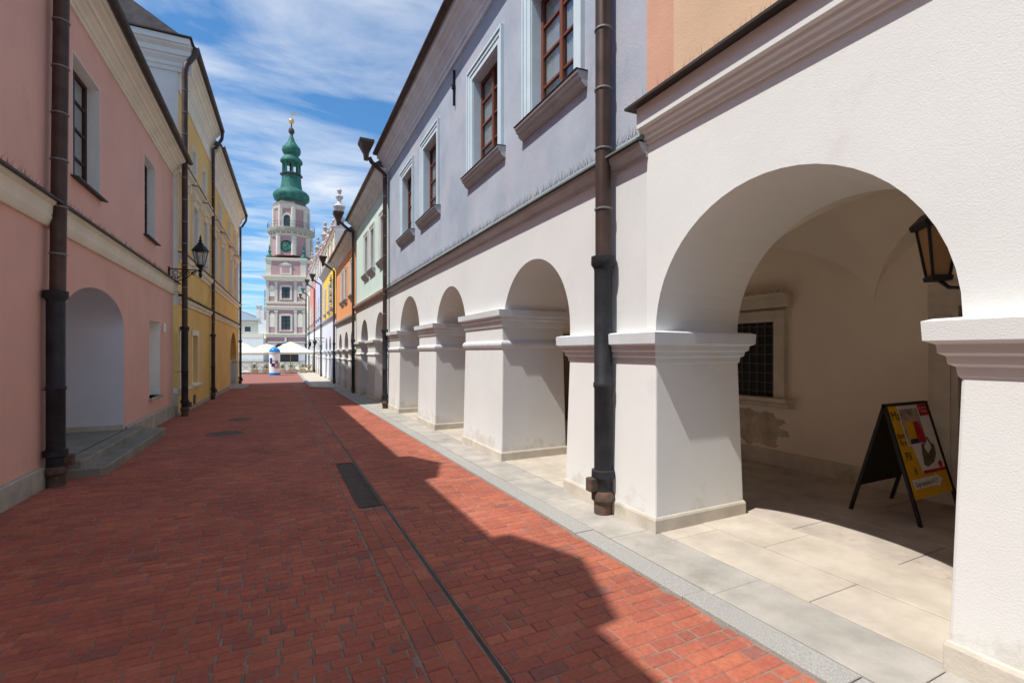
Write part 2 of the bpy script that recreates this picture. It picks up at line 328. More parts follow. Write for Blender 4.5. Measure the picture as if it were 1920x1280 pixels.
def spikes(parent, fr, s0, s1, o, z, h=.11, step=.03, wd=.12, m='tin'):
    mb = MB(fr); s = s0
    while s < s1:
        for k in range(2):
            a = random.uniform(-.09, .09); b = random.uniform(-wd, wd * .5); q = s + random.uniform(0, step); r = .0018
            i = [mb.p(q - r, o, z), mb.p(q + r, o, z), mb.p(q, o + 2 * r, z), mb.p(q + a, o + b, z + h * random.uniform(.8, 1.1))]
            mb.f += [[i[0], i[1], i[3]], [i[1], i[2], i[3]], [i[2], i[0], i[3]]]
        s += step
    ob = mb.build('bird_spikes', m, parent, raw=True); ob['kind'] = 'stuff'; return ob
def downpipe(parent, fr, s, o, ztop, zjoin, zg, r=.062, lean=0, hatch=True, bends=None, simple=False):
    top = [(s + lean, o, ztop)] if not bends else [(s + lean + b[0], b[1], b[2]) for b in bends] + [(s + lean, o, ztop)]
    p = MB(fr).tube(top + [(s + lean * .3, o, zjoin)], r * .97, 14).build('downpipe', 'copper', parent, True)
    R2 = r * 1.13; hh = zjoin - zg
    pr = [(r, zjoin + .03), (R2 * 1.32, zjoin + .02), (R2 * 1.34, zjoin - .06), (R2 * 1.05, zjoin - .1), (R2, zjoin - .12)]
    pr += [(R2, zg + hh * .52), (R2 * 1.1, zg + hh * .515), (R2 * 1.1, zg + hh * .5), (R2, zg + hh * .495)]
    pr += [(R2, zg + .48), (R2 * 1.28, zg + .47), (R2 * 1.3, zg + .40), (R2 * 1.02, zg + .37)] if hatch else []
    pr += [(R2, zg + .26)] ; low = [(R2, zg + .26), (R2 * 1.3, zg + .225), (R2 * 1.3, zg + .17), (R2 * 1.02, zg + .14), (R2, zg - .03)]
    MB(fr).lathe((s, o), pr, 16).build('cast_iron_pipe', 'iron', p, True); MB(fr).lathe((s, o), low, 16).build('pipe_foot', 'rust', p, True)
    if hatch: MB(fr).box(s - .03, s + .07, o + r * .7, o + r * 2.1, zg + .26, zg + .40).build('inspection_hatch', 'rust', p, bevel=.012)
    if not simple:
        z = zjoin + .5
        while z < ztop:
            MB(fr).lathe((s + lean * (.3 + .7 * (z - zjoin) / max(.1, ztop - zjoin)), o), [(r * .98, z), (r * 1.1, z + .004), (r * 1.1, z + .02), (r * .98, z + .024)], 14).build('pipe_band', mat('dull_zinc', (.25, .24, .23), .5, .1, 5, 0, metal=.5), p); z += .62
        for zz in (zg + hh * .5, zjoin + 1.0): MB(fr).tube([(s, o, zz), (s - .02, .0, zz)], .006, 5).build('wall_hook', 'black', p)
    return p
def cornice(parent, fr, s0, s1, z, prof, m, name='cornice', bevel=0):
    return MB(fr).run(s0, s1, [(o, z + h) for o, h in prof]).build(name, m, parent)
CORN = [(-.05, 0), (.03, .0), (.035, .06), (.06, .075), (.065, .13), (.12, .19), (.13, .22), (.16, .23), (.17, .30), (.24, .345), (.25, .37), (.29, .375), (.30, .46), (-.05, .46)]
def gutter(parent, fr, s0, s1, o, z, r=.07, m='copper'):
    gm = MB(fr); n = 7
    L = [[(a, o + rr * math.cos(math.pi + math.pi * k / n), z + rr * math.sin(math.pi + math.pi * k / n)) for rr, rng in ((r, range(n + 1)), (r * .88, range(n, -1, -1))) for k in rng] for a in (s0, s1)]
    gm.loops(L); return gm.build('gutter', m, parent)
def roof(parent, fr, s0, s1, oe, ze, back=5.5, pitch=.75, m='tile', ridge=True):
    r = MB(fr); zb = ze + (back + oe) * pitch
    r.run(s0, s1, [(oe, ze), (oe, ze + .05), (-back, zb + .05), (-2 * back - oe, ze + .05), (-2 * back - oe, ze)])
    return r.build('roof', m, parent)
# ------------------------------------------------------------------ ground, street, pavement
def sheet(name, x0, x1, y0, y1, m, dz, parent=None, ny=1):
    b = MB(); ys = sorted({y0, y1, *[y for y in (-30, 34) if y0 < y < y1]})
    for a, c in zip(ys, ys[1:]): b.quad((x0, a, g(a) + dz), (x1, a, g(a) + dz), (x1, c, g(c) + dz), (x0, c, g(c) + dz))
    o = b.build(name, m, parent); return o
struct(sheet('ground', -500, 500, -300, 900, 'ground', -.12))
street = struct(sheet('brick_street', -3.2, 2.46, -8, 50, 'joint', -.0055))
struct(sheet('plaza_paving', -40, -.5, 36.5, 60, 'plaza', -.006))
PAL = [(.43, .130, .076), (.39, .116, .072), (.46, .150, .082), (.36, .106, .072), (.41, .122, .076), (.30, .098, .075), (.21, .105, .095), (.46, .165, .096), (.33, .098, .07)]
PAL = [tuple(c * .6 + m_ * .4 for c, m_ in zip(p_, (.40, .122, .075))) for p_ in PAL]
PW = [5, 5, 4, 4, 4, 2, .8, 1.4, 3]
bricks = []
def lay(x0, x1, y0, y1, along_x=True, Lb=.196, Wb=.086, J=.0075):
    n_rows = int(((y1 - y0) if along_x else (x1 - x0)) / (Wb + J)); q0, q1 = (x0, x1) if along_x else (y0, y1); b0 = y0 if along_x else x0
    for r in range(n_rows):
        c = b0 + (r + .5) * (Wb + J); p = q0; off = (r % 2) * .5 + random.uniform(-.06, .06); first = True
        while p < q1 - .02:
            L = Lb * random.choice((1, 1, 1, 1, 1, 1, .52, 1)) if not first else Lb * (1 - off * .98)
            first = False
            e = min(p + L, q1 - .003)
            if e - p > .025: bricks.append(((p + e) / 2, c, e - p, Wb) if along_x else (c, (p + e) / 2, Wb, e - p))
            p = e + J
YB = 33
lay(-2.86, .68, .9, YB, Lb=.155, Wb=.077); lay(.688, 1.034, .9, YB, False, Wb=.1065); lay(1.07, 2.45, .9, YB)
BR = []
for cx, cy, lx, ly in bricks:
    if cy > 5.3 and cy < 7.9 and .76 < cx < 1.04: continue
    BR.append((cx, cy, lx, ly, random.choices(range(len(PAL)), PW)[0], random.uniform(-.0025, .0025), random.uniform(-.018, .018), random.uniform(-.018, .018)))
def proj(x, y, z):
    c, s = math.cos(YAW), math.sin(YAW); d = x * s + y * c; r = x * c - y * s
    return 960 + F * r / d, 660 - F * (z - EYE) / d, d
def vis(b):
    u, v, d = proj(b[0], b[1], g(b[1]))
    return 0 < u < 1920 and v < 1284
order = sorted([i for i, b in enumerate(BR) if vis(b) and b[2] * b[3] > .0105], key=lambda i: proj(BR[i][0], BR[i][1], g(BR[i][1]))[2])
single = set(order[:300])
def brick_mesh(lx, ly, h=.03, b=.006):
    a, c = lx / 2, ly / 2
    v = [(-a, -c, -h), (a, -c, -h), (a, c, -h), (-a, c, -h), (-a, -c, -b), (a, -c, -b), (a, c, -b), (-a, c, -b), (-a + b, -c + b, 0), (a - b, -c + b, 0), (a - b, c - b, 0), (-a + b, c - b, 0)]
    f = [(0, 1, 5, 4), (1, 2, 6, 5), (2, 3, 7, 6), (3, 0, 4, 7), (4, 5, 9, 8), (5, 6, 10, 9), (6, 7, 11, 10), (7, 4, 8, 11), (8, 9, 10, 11)]
    return v, f
def colour(me, cols):
    at = me.color_attributes.new('bc', 'FLOAT_COLOR', 'CORNER'); at.data.foreach_set('color', cols)
cache = {}
V = []; FF = []; CC = []
for i, (cx, cy, lx, ly, ci, dz, tx, ty) in enumerate(BR):
    z = g(cy) + dz
    if i in single:
        key = (round(lx, 2), round(ly, 2), ci)
        if key not in cache:
            v, f = brick_mesh(key[0], key[1]); me = bpy.data.meshes.new('brick'); me.from_pydata(v, [], f); colour(me, [*PAL[ci], 1] * 36); me.materials.append(BRM); cache[key] = me
        o = bpy.data.objects.new('brick', cache[key]); COL.objects.link(o); o.location = (cx, cy, z); o.rotation_euler = (tx - .0105, ty, random.uniform(-.012, .012)); o.parent = street
    else:
        v, f = brick_mesh(lx, ly); b = len(V); f = f if cy < 16 else f[4:]
        V += [(cx + p[0], cy + p[1], z + p[2] + p[0] * ty + p[1] * (tx - .0105)) for p in v]; FF += [[b + k for k in q] for q in f]
        k = random.uniform(.9, 1.1); CC += [PAL[ci][0] * k, PAL[ci][1] * k, PAL[ci][2] * k, 1] * (4 * len(f))
me = bpy.data.meshes.new('brick_field'); me.from_pydata(V, [], FF); colour(me, CC); me.materials.append(BRM)
o = bpy.data.objects.new('brick_field', me); COL.objects.link(o); o.parent = street; o['kind'] = 'stuff'
# far bricks too small to tell apart: a sheet with a brick pattern
def far_brick():
    m = bpy.data.materials.new('far_brick'); m.use_nodes = True; t = m.node_tree; n = t.nodes.new; l = t.links.new; b = t.nodes['Principled BSDF']; b.inputs['Roughness'].default_value = .85
    tc = n('ShaderNodeTexCoord'); br = n('ShaderNodeTexBrick'); l(tc.outputs['Object'], br.inputs[0]); br.inputs['Scale'].default_value = 1
    br.inputs['Brick Width'].default_value = .21; br.inputs['Row Height'].default_value = .105; br.inputs['Mortar Size'].default_value = .006
    br.inputs['Color1'].default_value = (.33, .115, .085, 1); br.inputs['Color2'].default_value = (.28, .09, .068, 1); br.inputs['Mortar'].default_value = (.2, .13, .1, 1)
    l(br.outputs[0], b.inputs['Base Color']); return m
sheet('far_bricks', -2.86, 1.5, YB, 50, far_brick(), .0, street)
slot = MB(); slot.quad((1.036, .5, g(.5) - .004), (1.062, .5, g(.5) - .004), (1.062, 33, g(33) - .004), (1.036, 33, g(33) - .004)); slot.build('drain_slot', 'tin', street)
gr = thing('drain_grate', 'long brown slatted drain grate set in the brick street', 'grate')
MB().box(.775, 1.03, 5.42, 7.78, g(6.6) - .05, g(6.6) - .035).build('grate_tray', 'tin', gr)
fm = MB()
for a, b, c, d in ((.77, .80, 5.4, 7.8), (1.005, 1.035, 5.4, 7.8), (.80, 1.005, 5.4, 5.43), (.80, 1.005, 7.77, 7.8)): fm.box(a, b, c, d, g(6.6) - .04, g(6.6) + .004)
fm.build('grate_frame', 'grate', gr)
for k in range(8):
    x = .808 + k * .0247; MB().box(x, x + .017, 5.43, 7.77, g(6.6) - .035, g(6.6) - .002).build('slat', 'grate', gr)
for o in gr.children:
    for v in o.data.vertices: v.co.z += g(v.co.y) - g(6.6) + .003
for (x, y, lab) in ((-1.08, 12.03, 'round iron manhole cover in the shaded bricks opposite the pink alcove'), (-.96, 14.65, 'smaller round manhole cover beyond, level with the wall lamp')):
    mh = MB(); r = .36 if y < 13 else .30
    mh.lathe((x, y), [(r, g(y) - .03), (r, g(y) + .005), (r - .03, g(y) + .007), (r - .035, g(y) + .002), (r * .5, g(y) + .002), (r * .48, g(y) + .006), (.01, g(y) + .006)], 28)
    tag(mh.build('manhole_cover', 'cover'), lab, 'manhole cover')
# kerb and pavement slabs on the right
pave = struct(sheet('pavement', 2.46, 7.2, -8, 28, 'joint', -.0))
def slab_row(x0, x1, y0, y1, Ls, m, dz, par=pave, name='slab'):
    y = y0
    while y < y1:
        L = min(random.uniform(*Ls), y1 - y)
        a, b = y + .003, y + L - .003
        q = MB(); z = dz + random.uniform(-.002, .003)
        q.loops([[(x0 + .003 + e, a + e, g(a) + h), (x1 - .003 - e, a + e, g(a) + h), (x1 - .003 - e, b - e, g(b) + h), (x0 + .003 + e, b - e, g(b) + h)] for e, h in ((0, -.05), (0, z - .004), (.004, z))])
        q.build(name, m, par); y += L
slab_row(2.455, 2.66, .4, 26.6, (.9, 1.3), 'kerb', .018, name='kerb_stone')
slab_row(2.66, 3.14, .2, 27, (.85, 1.25), 'slab_grey', .024)
slab_row(3.14, 3.68, -1, 27, (.8, 1.2), 'slab_cream', .028)
slab_row(3.68, 4.30, -1, 27, (.9, 1.4), 'slab_cream', .029)
for x in (4.3, 5.05, 5.8): slab_row(x, x + .75, -1, 15, (.7, 1.1), 'slab_dark', .029)
wide = struct(sheet('far_pavement', 1.5, 5.5, 28, 70, 'slab_cream', .03))
kb = MB()
for p, q in (((2.46, 26.6), (1.45, 28.2)), ((1.45, 28.2), (1.5, 66))):
    a, b = Vector(p), Vector(q); t = (b - a).normalized(); n_ = Vector((t.y, -t.x)) * .2
    kb.loops([[(*p, g(p[1]) - .05), (*(a + n_), g(p[1]) - .05), (*(a + n_), g(p[1]) + .05), (*p, g(p[1]) + .05)], [(*q, g(q[1]) - .05), (*(b + n_), g(q[1]) - .05), (*(b + n_), g(q[1]) + .05), (*q, g(q[1]) + .05)]])
kb.build('kerb_stone', 'kerb', wide)
fill = MB(); fill.f.append([fill.p(x, y, g(y) + .026) for x, y in ((2.55, 26.6), (3.3, 26.6), (3.3, 28), (1.6, 28.1))]); fill.build('corner_slab', 'slab_grey', wide)
# ------------------------------------------------------------------ right: white and orange house (nearest)
def house(name, label): return thing(name, label, 'building')
A = house('arcade_house', 'white arcaded house with orange upper wall, nearest arch sheltering the advertising board')
arA = [(-6.1, -3.9, 2.84), (-2.45, -.25, 2.84), (1.17, 3.38, 2.94)]
arcade(RF, -7.5, 3.50, 3.72, arA, [1.80] * 4).build('arcade_wall', 'white_low', A)
for a, b in ((-3.9, -2.45), (-.25, 1.17)): pier(A, RF, a, b, 1.81, 'single', 'white_low', 'white_low')
pier(A, RF, 3.38, 4.83, 1.83, 'single', 'white_low', 'cap_blue')
wall(RF, -7.5, 3.50, 3.72, 8.2).build('upper_wall', 'orange', A)
MB(RF).box(-7.5, 3.12, -.02, .035, 4.05, 8.0).build('wall_panel', 'peach', A)
MB(RF).box(1.0, 2.75, .03, .10, 5.0, 5.12).build('panel_sill', 'trim_grey', A)
cornice(A, RF, -7.5, 3.50, 3.62, [(-.02, 0), (.025, .0), (.03, .03), (.055, .04), (.06, .07), (.085, .085), (.09, .11), (.12, .125), (.125, .31), (-.02, .31)], 'white_low', 'string_course')
MB(RF).run(-7.5, 3.58, [(-.02, 4.03), (-.02, 3.94), (.205, 3.932), (.205, 3.955)]).build('ledge_flashing', 'tin', A)
spikes(A, RF, .8, 3.5, .08, 3.98, .15, .05)
cornice(A, RF, -7.5, 3.5, 7.8, CORN, 'trim_white'); roof(A, RF, -7.5, 3.5, .5, 8.22)
# arcade inside
MB(RF).box(-7.5, 4.1, -3.6, -3.45, -.2, 3.5).build('back_wall', 'inner', A)
MB(RF).box(-7.7, -7.5, -3.6, 0, -.2, 8).build('end_wall', 'inner', A)
for a, b in ((-6.7, -3.2), (-3.2, .3), (.3, 3.3)): vault(A, RF, a, b, -1.1, -3.45, 2.25, .95)
MB(RF).box(-7.5, 4.1, -3.6, -.9, 3.5, 3.6).build('upper_floor', 'inner', A)
MB(RF).box(-7.5, 15.6, -3.44, -3.40, -.2, .2).build('skirting', 'plinth', A)
# barred window in the back wall, with stone frame, and a stone door frame
bw = MB(RF); bw.box(4.41, 4.57, -3.45, -3.36, .98, 2.1); bw.box(5.31, 5.47, -3.45, -3.36, .98, 2.1); bw.box(4.41, 5.47, -3.45, -3.355, 2.1, 2.26)
bwo = bw.build('barred_window', 'plinth', A)
MB(RF).run(4.33, 5.55, [(-3.45, 2.30), (-3.33, 2.3), (-3.30, 2.42), (-3.22, 2.46), (-3.22, 2.5), (-3.45, 2.5)]).build('window_hood', 'plinth', bwo)
MB(RF).run(4.31, 5.57, [(-3.45, .84), (-3.34, .84), (-3.32, .9), (-3.25, .93), (-3.25, .98), (-3.45, .98)]).build('sill', 'plinth', bwo)
MB(RF).box(4.57, 5.31, -3.452, -3.445, .98, 2.1).build('pane', 'dark', bwo)
ir = MB(RF)
for k in range(6): ir.box(4.61 + k * .13, 4.625 + k * .13, -3.43, -3.415, .98, 2.1)
for k in range(8): ir.box(4.57, 5.31, -3.428, -3.417, 1.05 + k * .14, 1.065 + k * .14)
ir.build('iron_grille', mat('grey_iron', (.09, .09, .095), .5, .2, 6, .1), bwo)
spikes(bwo, RF, 4.33, 5.55, -3.3, 2.5, .10, .035)
pp = MB(RF); pp.f.append([pp.p(4.9 + (.46 + .09 * math.sin(.9 * k) + .035 * math.sin(2.3 * k)) * math.cos(k * math.pi / 28), -3.446, .50 + (.27 + .04 * math.sin(.7 * k + 1) + .02 * math.sin(2.9 * k)) * math.sin(k * math.pi / 28)) for k in range(56)])
pp.build('plaster_patch', mat('bare_render', (.52, .45, .36), .95, .25, 5, .5, 40), A, raw=True)
df = MB(RF); df.box(2.46, 2.72, -3.45, -3.36, .0, 2.15); df.box(1.2, 1.46, -3.45, -3.36, 0, 2.15); df.box(1.2, 2.72, -3.45, -3.35, 2.15, 2.4)
dfo = df.build('door_frame', 'plinth', A); MB(RF).box(2.52, 2.66, -3.37, -3.335, .3, 2.05).build('frame_panel', 'plinth', dfo)
MB(RF).box(1.46, 2.46, -3.46, -3.42, 0, 2.15).build('door', 'door', A)
# ------------------------------------------------------------------ right: grey-blue house
B = house('arcade_house', 'grey-blue arcaded house with brown casement windows in pale blue frames')
arB = [(4.83, 6.75, 2.93), (8.39, 10.28, 3.0), (11.68, 13.85, 3.16)]
arcade(RF, 3.50, 15.55, 3.5, arB, [1.80, 2.26, 2.24, 2.22]).build('arcade_wall', 'rose_low', B)
pier(B, RF, 6.75, 8.39, 2.31, 'double', 'rose_low', 'cap_blue'); pier(B, RF, 10.28, 11.68, 2.29, 'double', 'rose_low', 'cap_blue'); pier(B, RF, 13.85, 15.5, 2.27, 'double', 'rose_low', 'cap_blue')
WB = [(4.72, 5.80), (6.90, 8.02), (10.2, 11.3), (12.4, 13.5)]
wall(RF, 3.50, 15.55, 3.5, 7.7, [(a, b, 4.86, 6.56) for a, b in WB], .22).build('upper_wall', 'blue', B)
for a, b in WB: window(B, RF, a, b, 4.86, 6.56, .22, 'wood', lining='trim_blue', arch=(.2, 'trim_blue'), sill='moulded', curtain=True)
cornice(B, RF, 3.48, 15.6, 3.42, [(-.02, .08), (.02, .08), (.03, .11), (.07, .135), (.10, .17), (.11, .21), (-.02, .21)], 'trim_grey', 'string_course')
MB(RF).run(3.47, 15.6, [(-.02, 3.76), (-.02, 3.68), (.15, 3.632), (.15, 3.65)]).build('ledge_flashing', mat('green_tin', (.16, .20, .17), .6, .3, 3, .1), B)
spikes(B, RF, 3.5, 15.5, .08, 3.72, .12, .03)
cornice(B, RF, 3.5, 15.55, 7.40, [(a * 1.2, b * 1.15) for a, b in CORN], 'cornice_grey'); gutter(B, RF, 3.5, 15.5, .44, 7.97, .06); roof(B, RF, 3.5, 15.55, .42, 7.935)
MB(RF).box(4.1, 15.6, -3.6, -3.45, -.2, 3.5).build('back_wall', 'inner', B)
for a, b in ((3.3, 7.57), (7.57, 10.98), (10.98, 14.7)):
    vault(B, RF, a, b, -1.1, -3.45, 2.25, 1.0)
    MB(RF).box(a + 2.5, a + 3.4, -3.45, -3.38, -.1, 2.1).build('door', 'door', B)
MB(RF).box(4.1, 15.6, -3.6, -.9, 3.42, 3.48).build('upper_floor', 'inner', B)
an = MB(RF); an.box(8.98, 9.01, .01, .05, 6.55, 7.25); an.box(8.965, 9.03, .01, .07, 6.88, 6.96); an.build('wall_anchor', 'black', B)
downpipe(B, RF, 4.02, .12, 7.85, 2.62, g(4), bends=[(0, .5, 7.95), (0, .46, 7.9)], r=.083)
downpipe(B, RF, 15.35, .14, 7.3, 2.35, g(15.3), bends=[(0, .62, 7.75), (0, .55, 7.62)], r=.07)
# ------------------------------------------------------------------ right: further houses
def hopper(parent, fr, s, o, z, m='copper', r=.2):
    MB(fr).loops([[(s - a, o - a, zz), (s + a, o - a, zz), (s + a, o + a, zz), (s - a, o + a, zz)] for a, zz in ((.06, z - .5), (.08, z - .3), (r, z - .02), (r * 1.1, z + .02), (r * 1.1, z + .1))]).build('rain_hopper', m, parent)
def finial(parent, fr, s, o, z, h, m='trim_white', n=10):
    k = h
    MB(fr).lathe((s, o), [(.16 * k, z), (.16 * k, z + .08 * k), (.09 * k, z + .12 * k), (.06 * k, z + .2 * k), (.17 * k, z + .36 * k), (.19 * k, z + .42 * k), (.08 * k, z + .52 * k), (.045 * k, z + .6 * k), (.12 * k, z + .7 * k), (.12 * k, z + .74 * k), (.04 * k, z + .8 * k), (.07 * k, z + .88 * k), (.08 * k, z + .93 * k), (.03 * k, z + k)], n).build('finial', m, parent, True)
def row_house(label, s0, s1, arches, wins, wz, ztop, upm, lowm, strz, eave, attic=None, ptop=1.95, archm='trim_white', pipe=True, low='trim_grey', hopm='copper', attm='trim_white'):
    h = house('arcade_house', label)
    arcade(RF, s0, s1, strz, arches, [ptop - .05] * (len(arches) + 1)).build('arcade_wall', lowm, h)
    ed = [s0] + [q for a in arches for q in a[:2]] + [s1]
    for a, b in zip(ed[::2], ed[1::2]):
        if b - a > .15: pier(h, RF, a + (.03 if a == s0 else 0), b - (.03 if b == s1 else 0), ptop, 'double', lowm, lowm)
    wall(RF, s0, s1, strz, ztop, [(a, b, *wz) for a, b in wins], .3).build('upper_wall', upm, h)
    for a, b in wins: window(h, RF, a, b, *wz, .3, 'wood', (.5,), 1, lining=archm, arch=(.14, archm), sill='moulded', simple=True)
    cornice(h, RF, s0, s1, strz - .08, [(-.02, 0), (.05, 0), (.06, .07), (.14, .12), (.16, .2), (-.02, .24)], low, 'string_course')
    if eave: cornice(h, RF, s0, s1, ztop - .46, [(a * 1.3, b) for a, b in CORN], 'cornice_grey'); roof(h, RF, s0, s1, .5, ztop)
    MB(RF).box(s0, s1, -3.6, -3.45, -.4, strz).build('back_wall', 'inner', h); MB(RF).box(s0, s1, -3.5, -.9, 3.14, 3.19).build('arcade_ceiling', 'inner', h)
    MB(RF).box(s0 + .01, s0 + .2, -6, -.01, strz, ztop).build('party_wall', upm, h); MB(RF).box(s1 - .2, s1 - .01, -6, -.01, strz, ztop).build('party_wall', upm, h)
    if attic:
        z0, z1, am, n, fh = attic
        MB(RF).box(s0, s1, -.5, -.02, ztop, z1).build('attic_wall', am, h)
        cornice(h, RF, s0, s1, z1 - .1, [(-.55, 0), (.05, 0), (.14, .12), (.14, .2), (-.55, .2)], 'trim_white', 'attic_cornice')
        MB(RF).run(s0, s1, [(.2, z1 + .1), (.2, z1 + .13), (-.25, z1 + .32), (-.7, z1 + .13), (-.7, z1 + .1)]).build('attic_coping', 'otile', h)
        for k in range(n + 1):
            s = s0 + .25 + (s1 - s0 - .5) * k / n
            MB(RF).box(s - .22, s + .22, -.06, .06, ztop + .1, z1 - .1).build('pilaster', attm, h)
            MB(RF).box(s - .26, s + .26, -.48, .04, z1 + .1, z1 + .1 + fh * .35).build('pedestal', attm, h)
            finial(h, RF, s, -.22, z1 + .1 + fh * .35, fh * (1.25 if k == 0 else .8 if k % 2 else .65), attm)
            if k < n:
                c = s + (s1 - s0 - .5) / n / 2
                MB(RF).box(c - .3, c + .3, -.04, .025, ztop + .25, z1 - .25).build('blind_niche', 'trim_white', h)
    if pipe:
        downpipe(h, RF, s1 - .12, .14, ztop - .5, 2.2, g(s1), bends=[(0, .75, ztop - .05), (0, .55, ztop - .22)], simple=True, hatch=False)
        hopper(h, RF, s1 - .12, .78, ztop + .25, hopm)
    return h
hopper(B, RF, 15.35, .72, 8.15)
C_ = row_house('mint green arcaded house between the grey-blue and salmon houses', 15.6, 22.75, [(16.04, 17.81, 3.05), (19.45, 21.24, 2.99)], [(15.95, 16.75), (18.0, 18.75), (19.4, 20.15)], (4.75, 6.3), 7.6, 'green', 'rose_low', 3.6, True, ptop=2.1, low=mat('rose_moulding', (.5, .36, .34), .9, .1, 2))
D_ = row_house('salmon orange arcaded house beside the yellow attic house', 22.8, 31.3, [(23.2, 24.6, 2.75), (25.5, 27.1, 2.72), (28.3, 29.7, 2.7)], [(23.6, 24.4), (26.0, 26.75), (27.5, 28.25)], (4.4, 6.0), 7.15, 'salmon', 'rose_low', 3.3, True, ptop=1.8)
E_ = row_house('bright yellow house with ornate attic, relief column and tall white finials', 31.4, 41.7, [(32.1, 33.5, 2.8), (34.5, 36.1, 2.75), (37.4, 39.0, 2.75)], [(32.6, 33.4), (35.4, 36.2), (38.6, 39.4)], (4.5, 6.3), 7.6, 'sun_yellow', 'jamb', 3.9, False, (7.6, 9.3, 'sun_yellow', 4, 1.6), attm='offwhite', ptop=1.75)
cornice(E_, RF, 31.4, 41.7, 7.3, CORN, 'trim_grey')
MB(RF).box(31.36, 31.40, -2.2, -.0, 6.9, 9.3).build('gable_return', 'trim_white', E_)
rc = ['peach', 'leaf', 'red', 'cream', 'leaf']
for k in range(14):
    z = 4.2 + k * .2
    for s_ in (34.3,): MB(RF).lathe((s_ + random.uniform(-.06, .06), .03), [(.02, z), (.09, z + .05), (.11, z + .13), (.03, z + .19)], 7).build('relief_ornament', rc[k % 5], E_)
F_ = row_house('lilac and white house with grey attic beyond the yellow one', 41.8, 50.1, [(42.4, 43.9, 2.8), (45, 46.5, 2.8), (47.6, 49.1, 2.8)], [(43, 43.8), (45.6, 46.4), (48.2, 49)], (4.6, 6.4), 8.3, 'lilac', 'white_low', 3.9, False, (8.3, 9.9, 'jamb', 4, 1.5), attm='pinkish', ptop=1.75, hopm='copper')
G_ = row_house('rose red house with pale attic towards the far end of the arcades', 50.2, 59.5, [(51, 52.6, 2.8), (54, 55.6, 2.8), (57, 58.6, 2.8)], [(51.5, 52.3), (54.6, 55.4), (57.4, 58.2)], (4.6, 6.4), 8.6, 'red', 'white_low', 3.9, False, (8.6, 10.5, 'pink', 4, 1.5), attm='greyish', ptop=1.75, hopm=mat('blue_tin', (.10, .17, .22), .5, .2, 3))
H_ = row_house('last pale yellow arcaded house with attic before the town hall', 59.6, 67, [(60.5, 62, 2.8), (63.6, 65.2, 2.8)], [(61, 61.8), (64, 64.8)], (4.6, 6.4), 8.8, 'cream', 'white_low', 3.9, False, (8.8, 10.9, 'cream', 3, 1.4), attm='pinkish', ptop=1.75)
# ------------------------------------------------------------------ left: pink house
P = house('pink_house', 'pink plastered house with deep arched entrance alcove and two small windows')
AL = (8.76, 11.65); zsp, zcr = 2.12, 2.71
ops = [(9.09, 10.28, 4.24, 6.08), (13.2, 14.28, 4.30, 6.14)]
wall(LF, -8, 16.45, 3.45, 6.8, ops, .24).build('upper_wall', 'pink', P)
for a, b, c, d in ops:
    wn = window(P, LF, a, b, c, d, .24, 'dwood', (.27, .52, .76), 1, lining='trim_white', sill='tin', curtain=True)
    spikes(wn, LF, a, b, -.08, c + .02, .09, .03)
# lower wall with elliptical alcove opening
lw = MB(LF); BL = (13.67, 14.77, .57, 2.4)
def zfoot(s): return g(s) - .03
xs = [-8, AL[0]] + [];
lw.quad((-8, 0, -.2), (AL[0], 0, -.2), (AL[0], 0, 3.5), (-8, 0, 3.5))
c_, h_ = sum(AL) / 2, (AL[1] - AL[0]) / 2; el = [(c_ - h_ * math.cos(math.pi * k / 24), zsp + (zcr - zsp) * math.sin(math.pi * k / 24)) for k in range(25)]
DEP = 1.5
for (a, za), (b, zb) in zip(el, el[1:]): lw.quad((a, 0, za), (b, 0, zb), (b, 0, 3.5), (a, 0, 3.5))
for a, b, c, d in ((AL[1], BL[0], -.3, 3.5), (BL[1], 16.45, -.3, 3.5), (BL[0], BL[1], -.3, BL[2]), (BL[0], BL[1], BL[3], 3.5)): lw.quad((a, 0, c), (b, 0, c), (b, 0, d), (a, 0, d))
lw.build('lower_wall', 'pink', P)
aj = MB(LF)
for (a, za), (b, zb) in zip(el, el[1:]): aj.quad((a, .0, za), (b, .0, zb), (b, -DEP, zb), (a, -DEP, za))
for s in AL: aj.quad((s, 0, -.3), (s, 0, zsp), (s, -DEP, zsp), (s, -DEP, -.3))
aj.quad((AL[0], -DEP, -.3), (AL[1], -DEP, -.3), (AL[1], -DEP, 3), (AL[0], -DEP, 3))
al = aj.build('alcove', 'jamb', P)
MB(LF).box(AL[0], AL[1], -DEP, .0, -.2, .14).build('threshold', 'step', al)
MB(LF).box(AL[1] - .02, AL[1] + .0, -DEP, -.003, .14, .24).build('jamb_base', 'plinth', al)
MB(LF).box(9.3, 10.4, -DEP, -DEP + .06, .14, 2.2).build('door', 'door', al)
bl = wall(LF, BL[0], BL[1], BL[2], BL[3], [], .3, -.28); 
for (p, q) in (((BL[0], BL[2]), (BL[1], BL[2])), ((BL[1], BL[2]), (BL[1], BL[3])), ((BL[1], BL[3]), (BL[0], BL[3])), ((BL[0], BL[3]), (BL[0], BL[2]))): bl.quad((p[0], 0, p[1]), (q[0], 0, q[1]), (q[0], -.28, q[1]), (p[0], -.28, p[1]))
bo = bl.build('blind_window', 'trim_white', P); MB(LF).box(BL[0] - .05, BL[1] + .05, -.26, .06, BL[2] - .06, BL[2]).build('sill', 'stone', bo)
tag(MB(LF).box(15.03, 15.25, .0, .05, 2.16, 2.40).build('wall_plate', 'trim_white', None, bevel=.03), 'small blank white plate on the pink wall beside the drainpipe', 'plate')
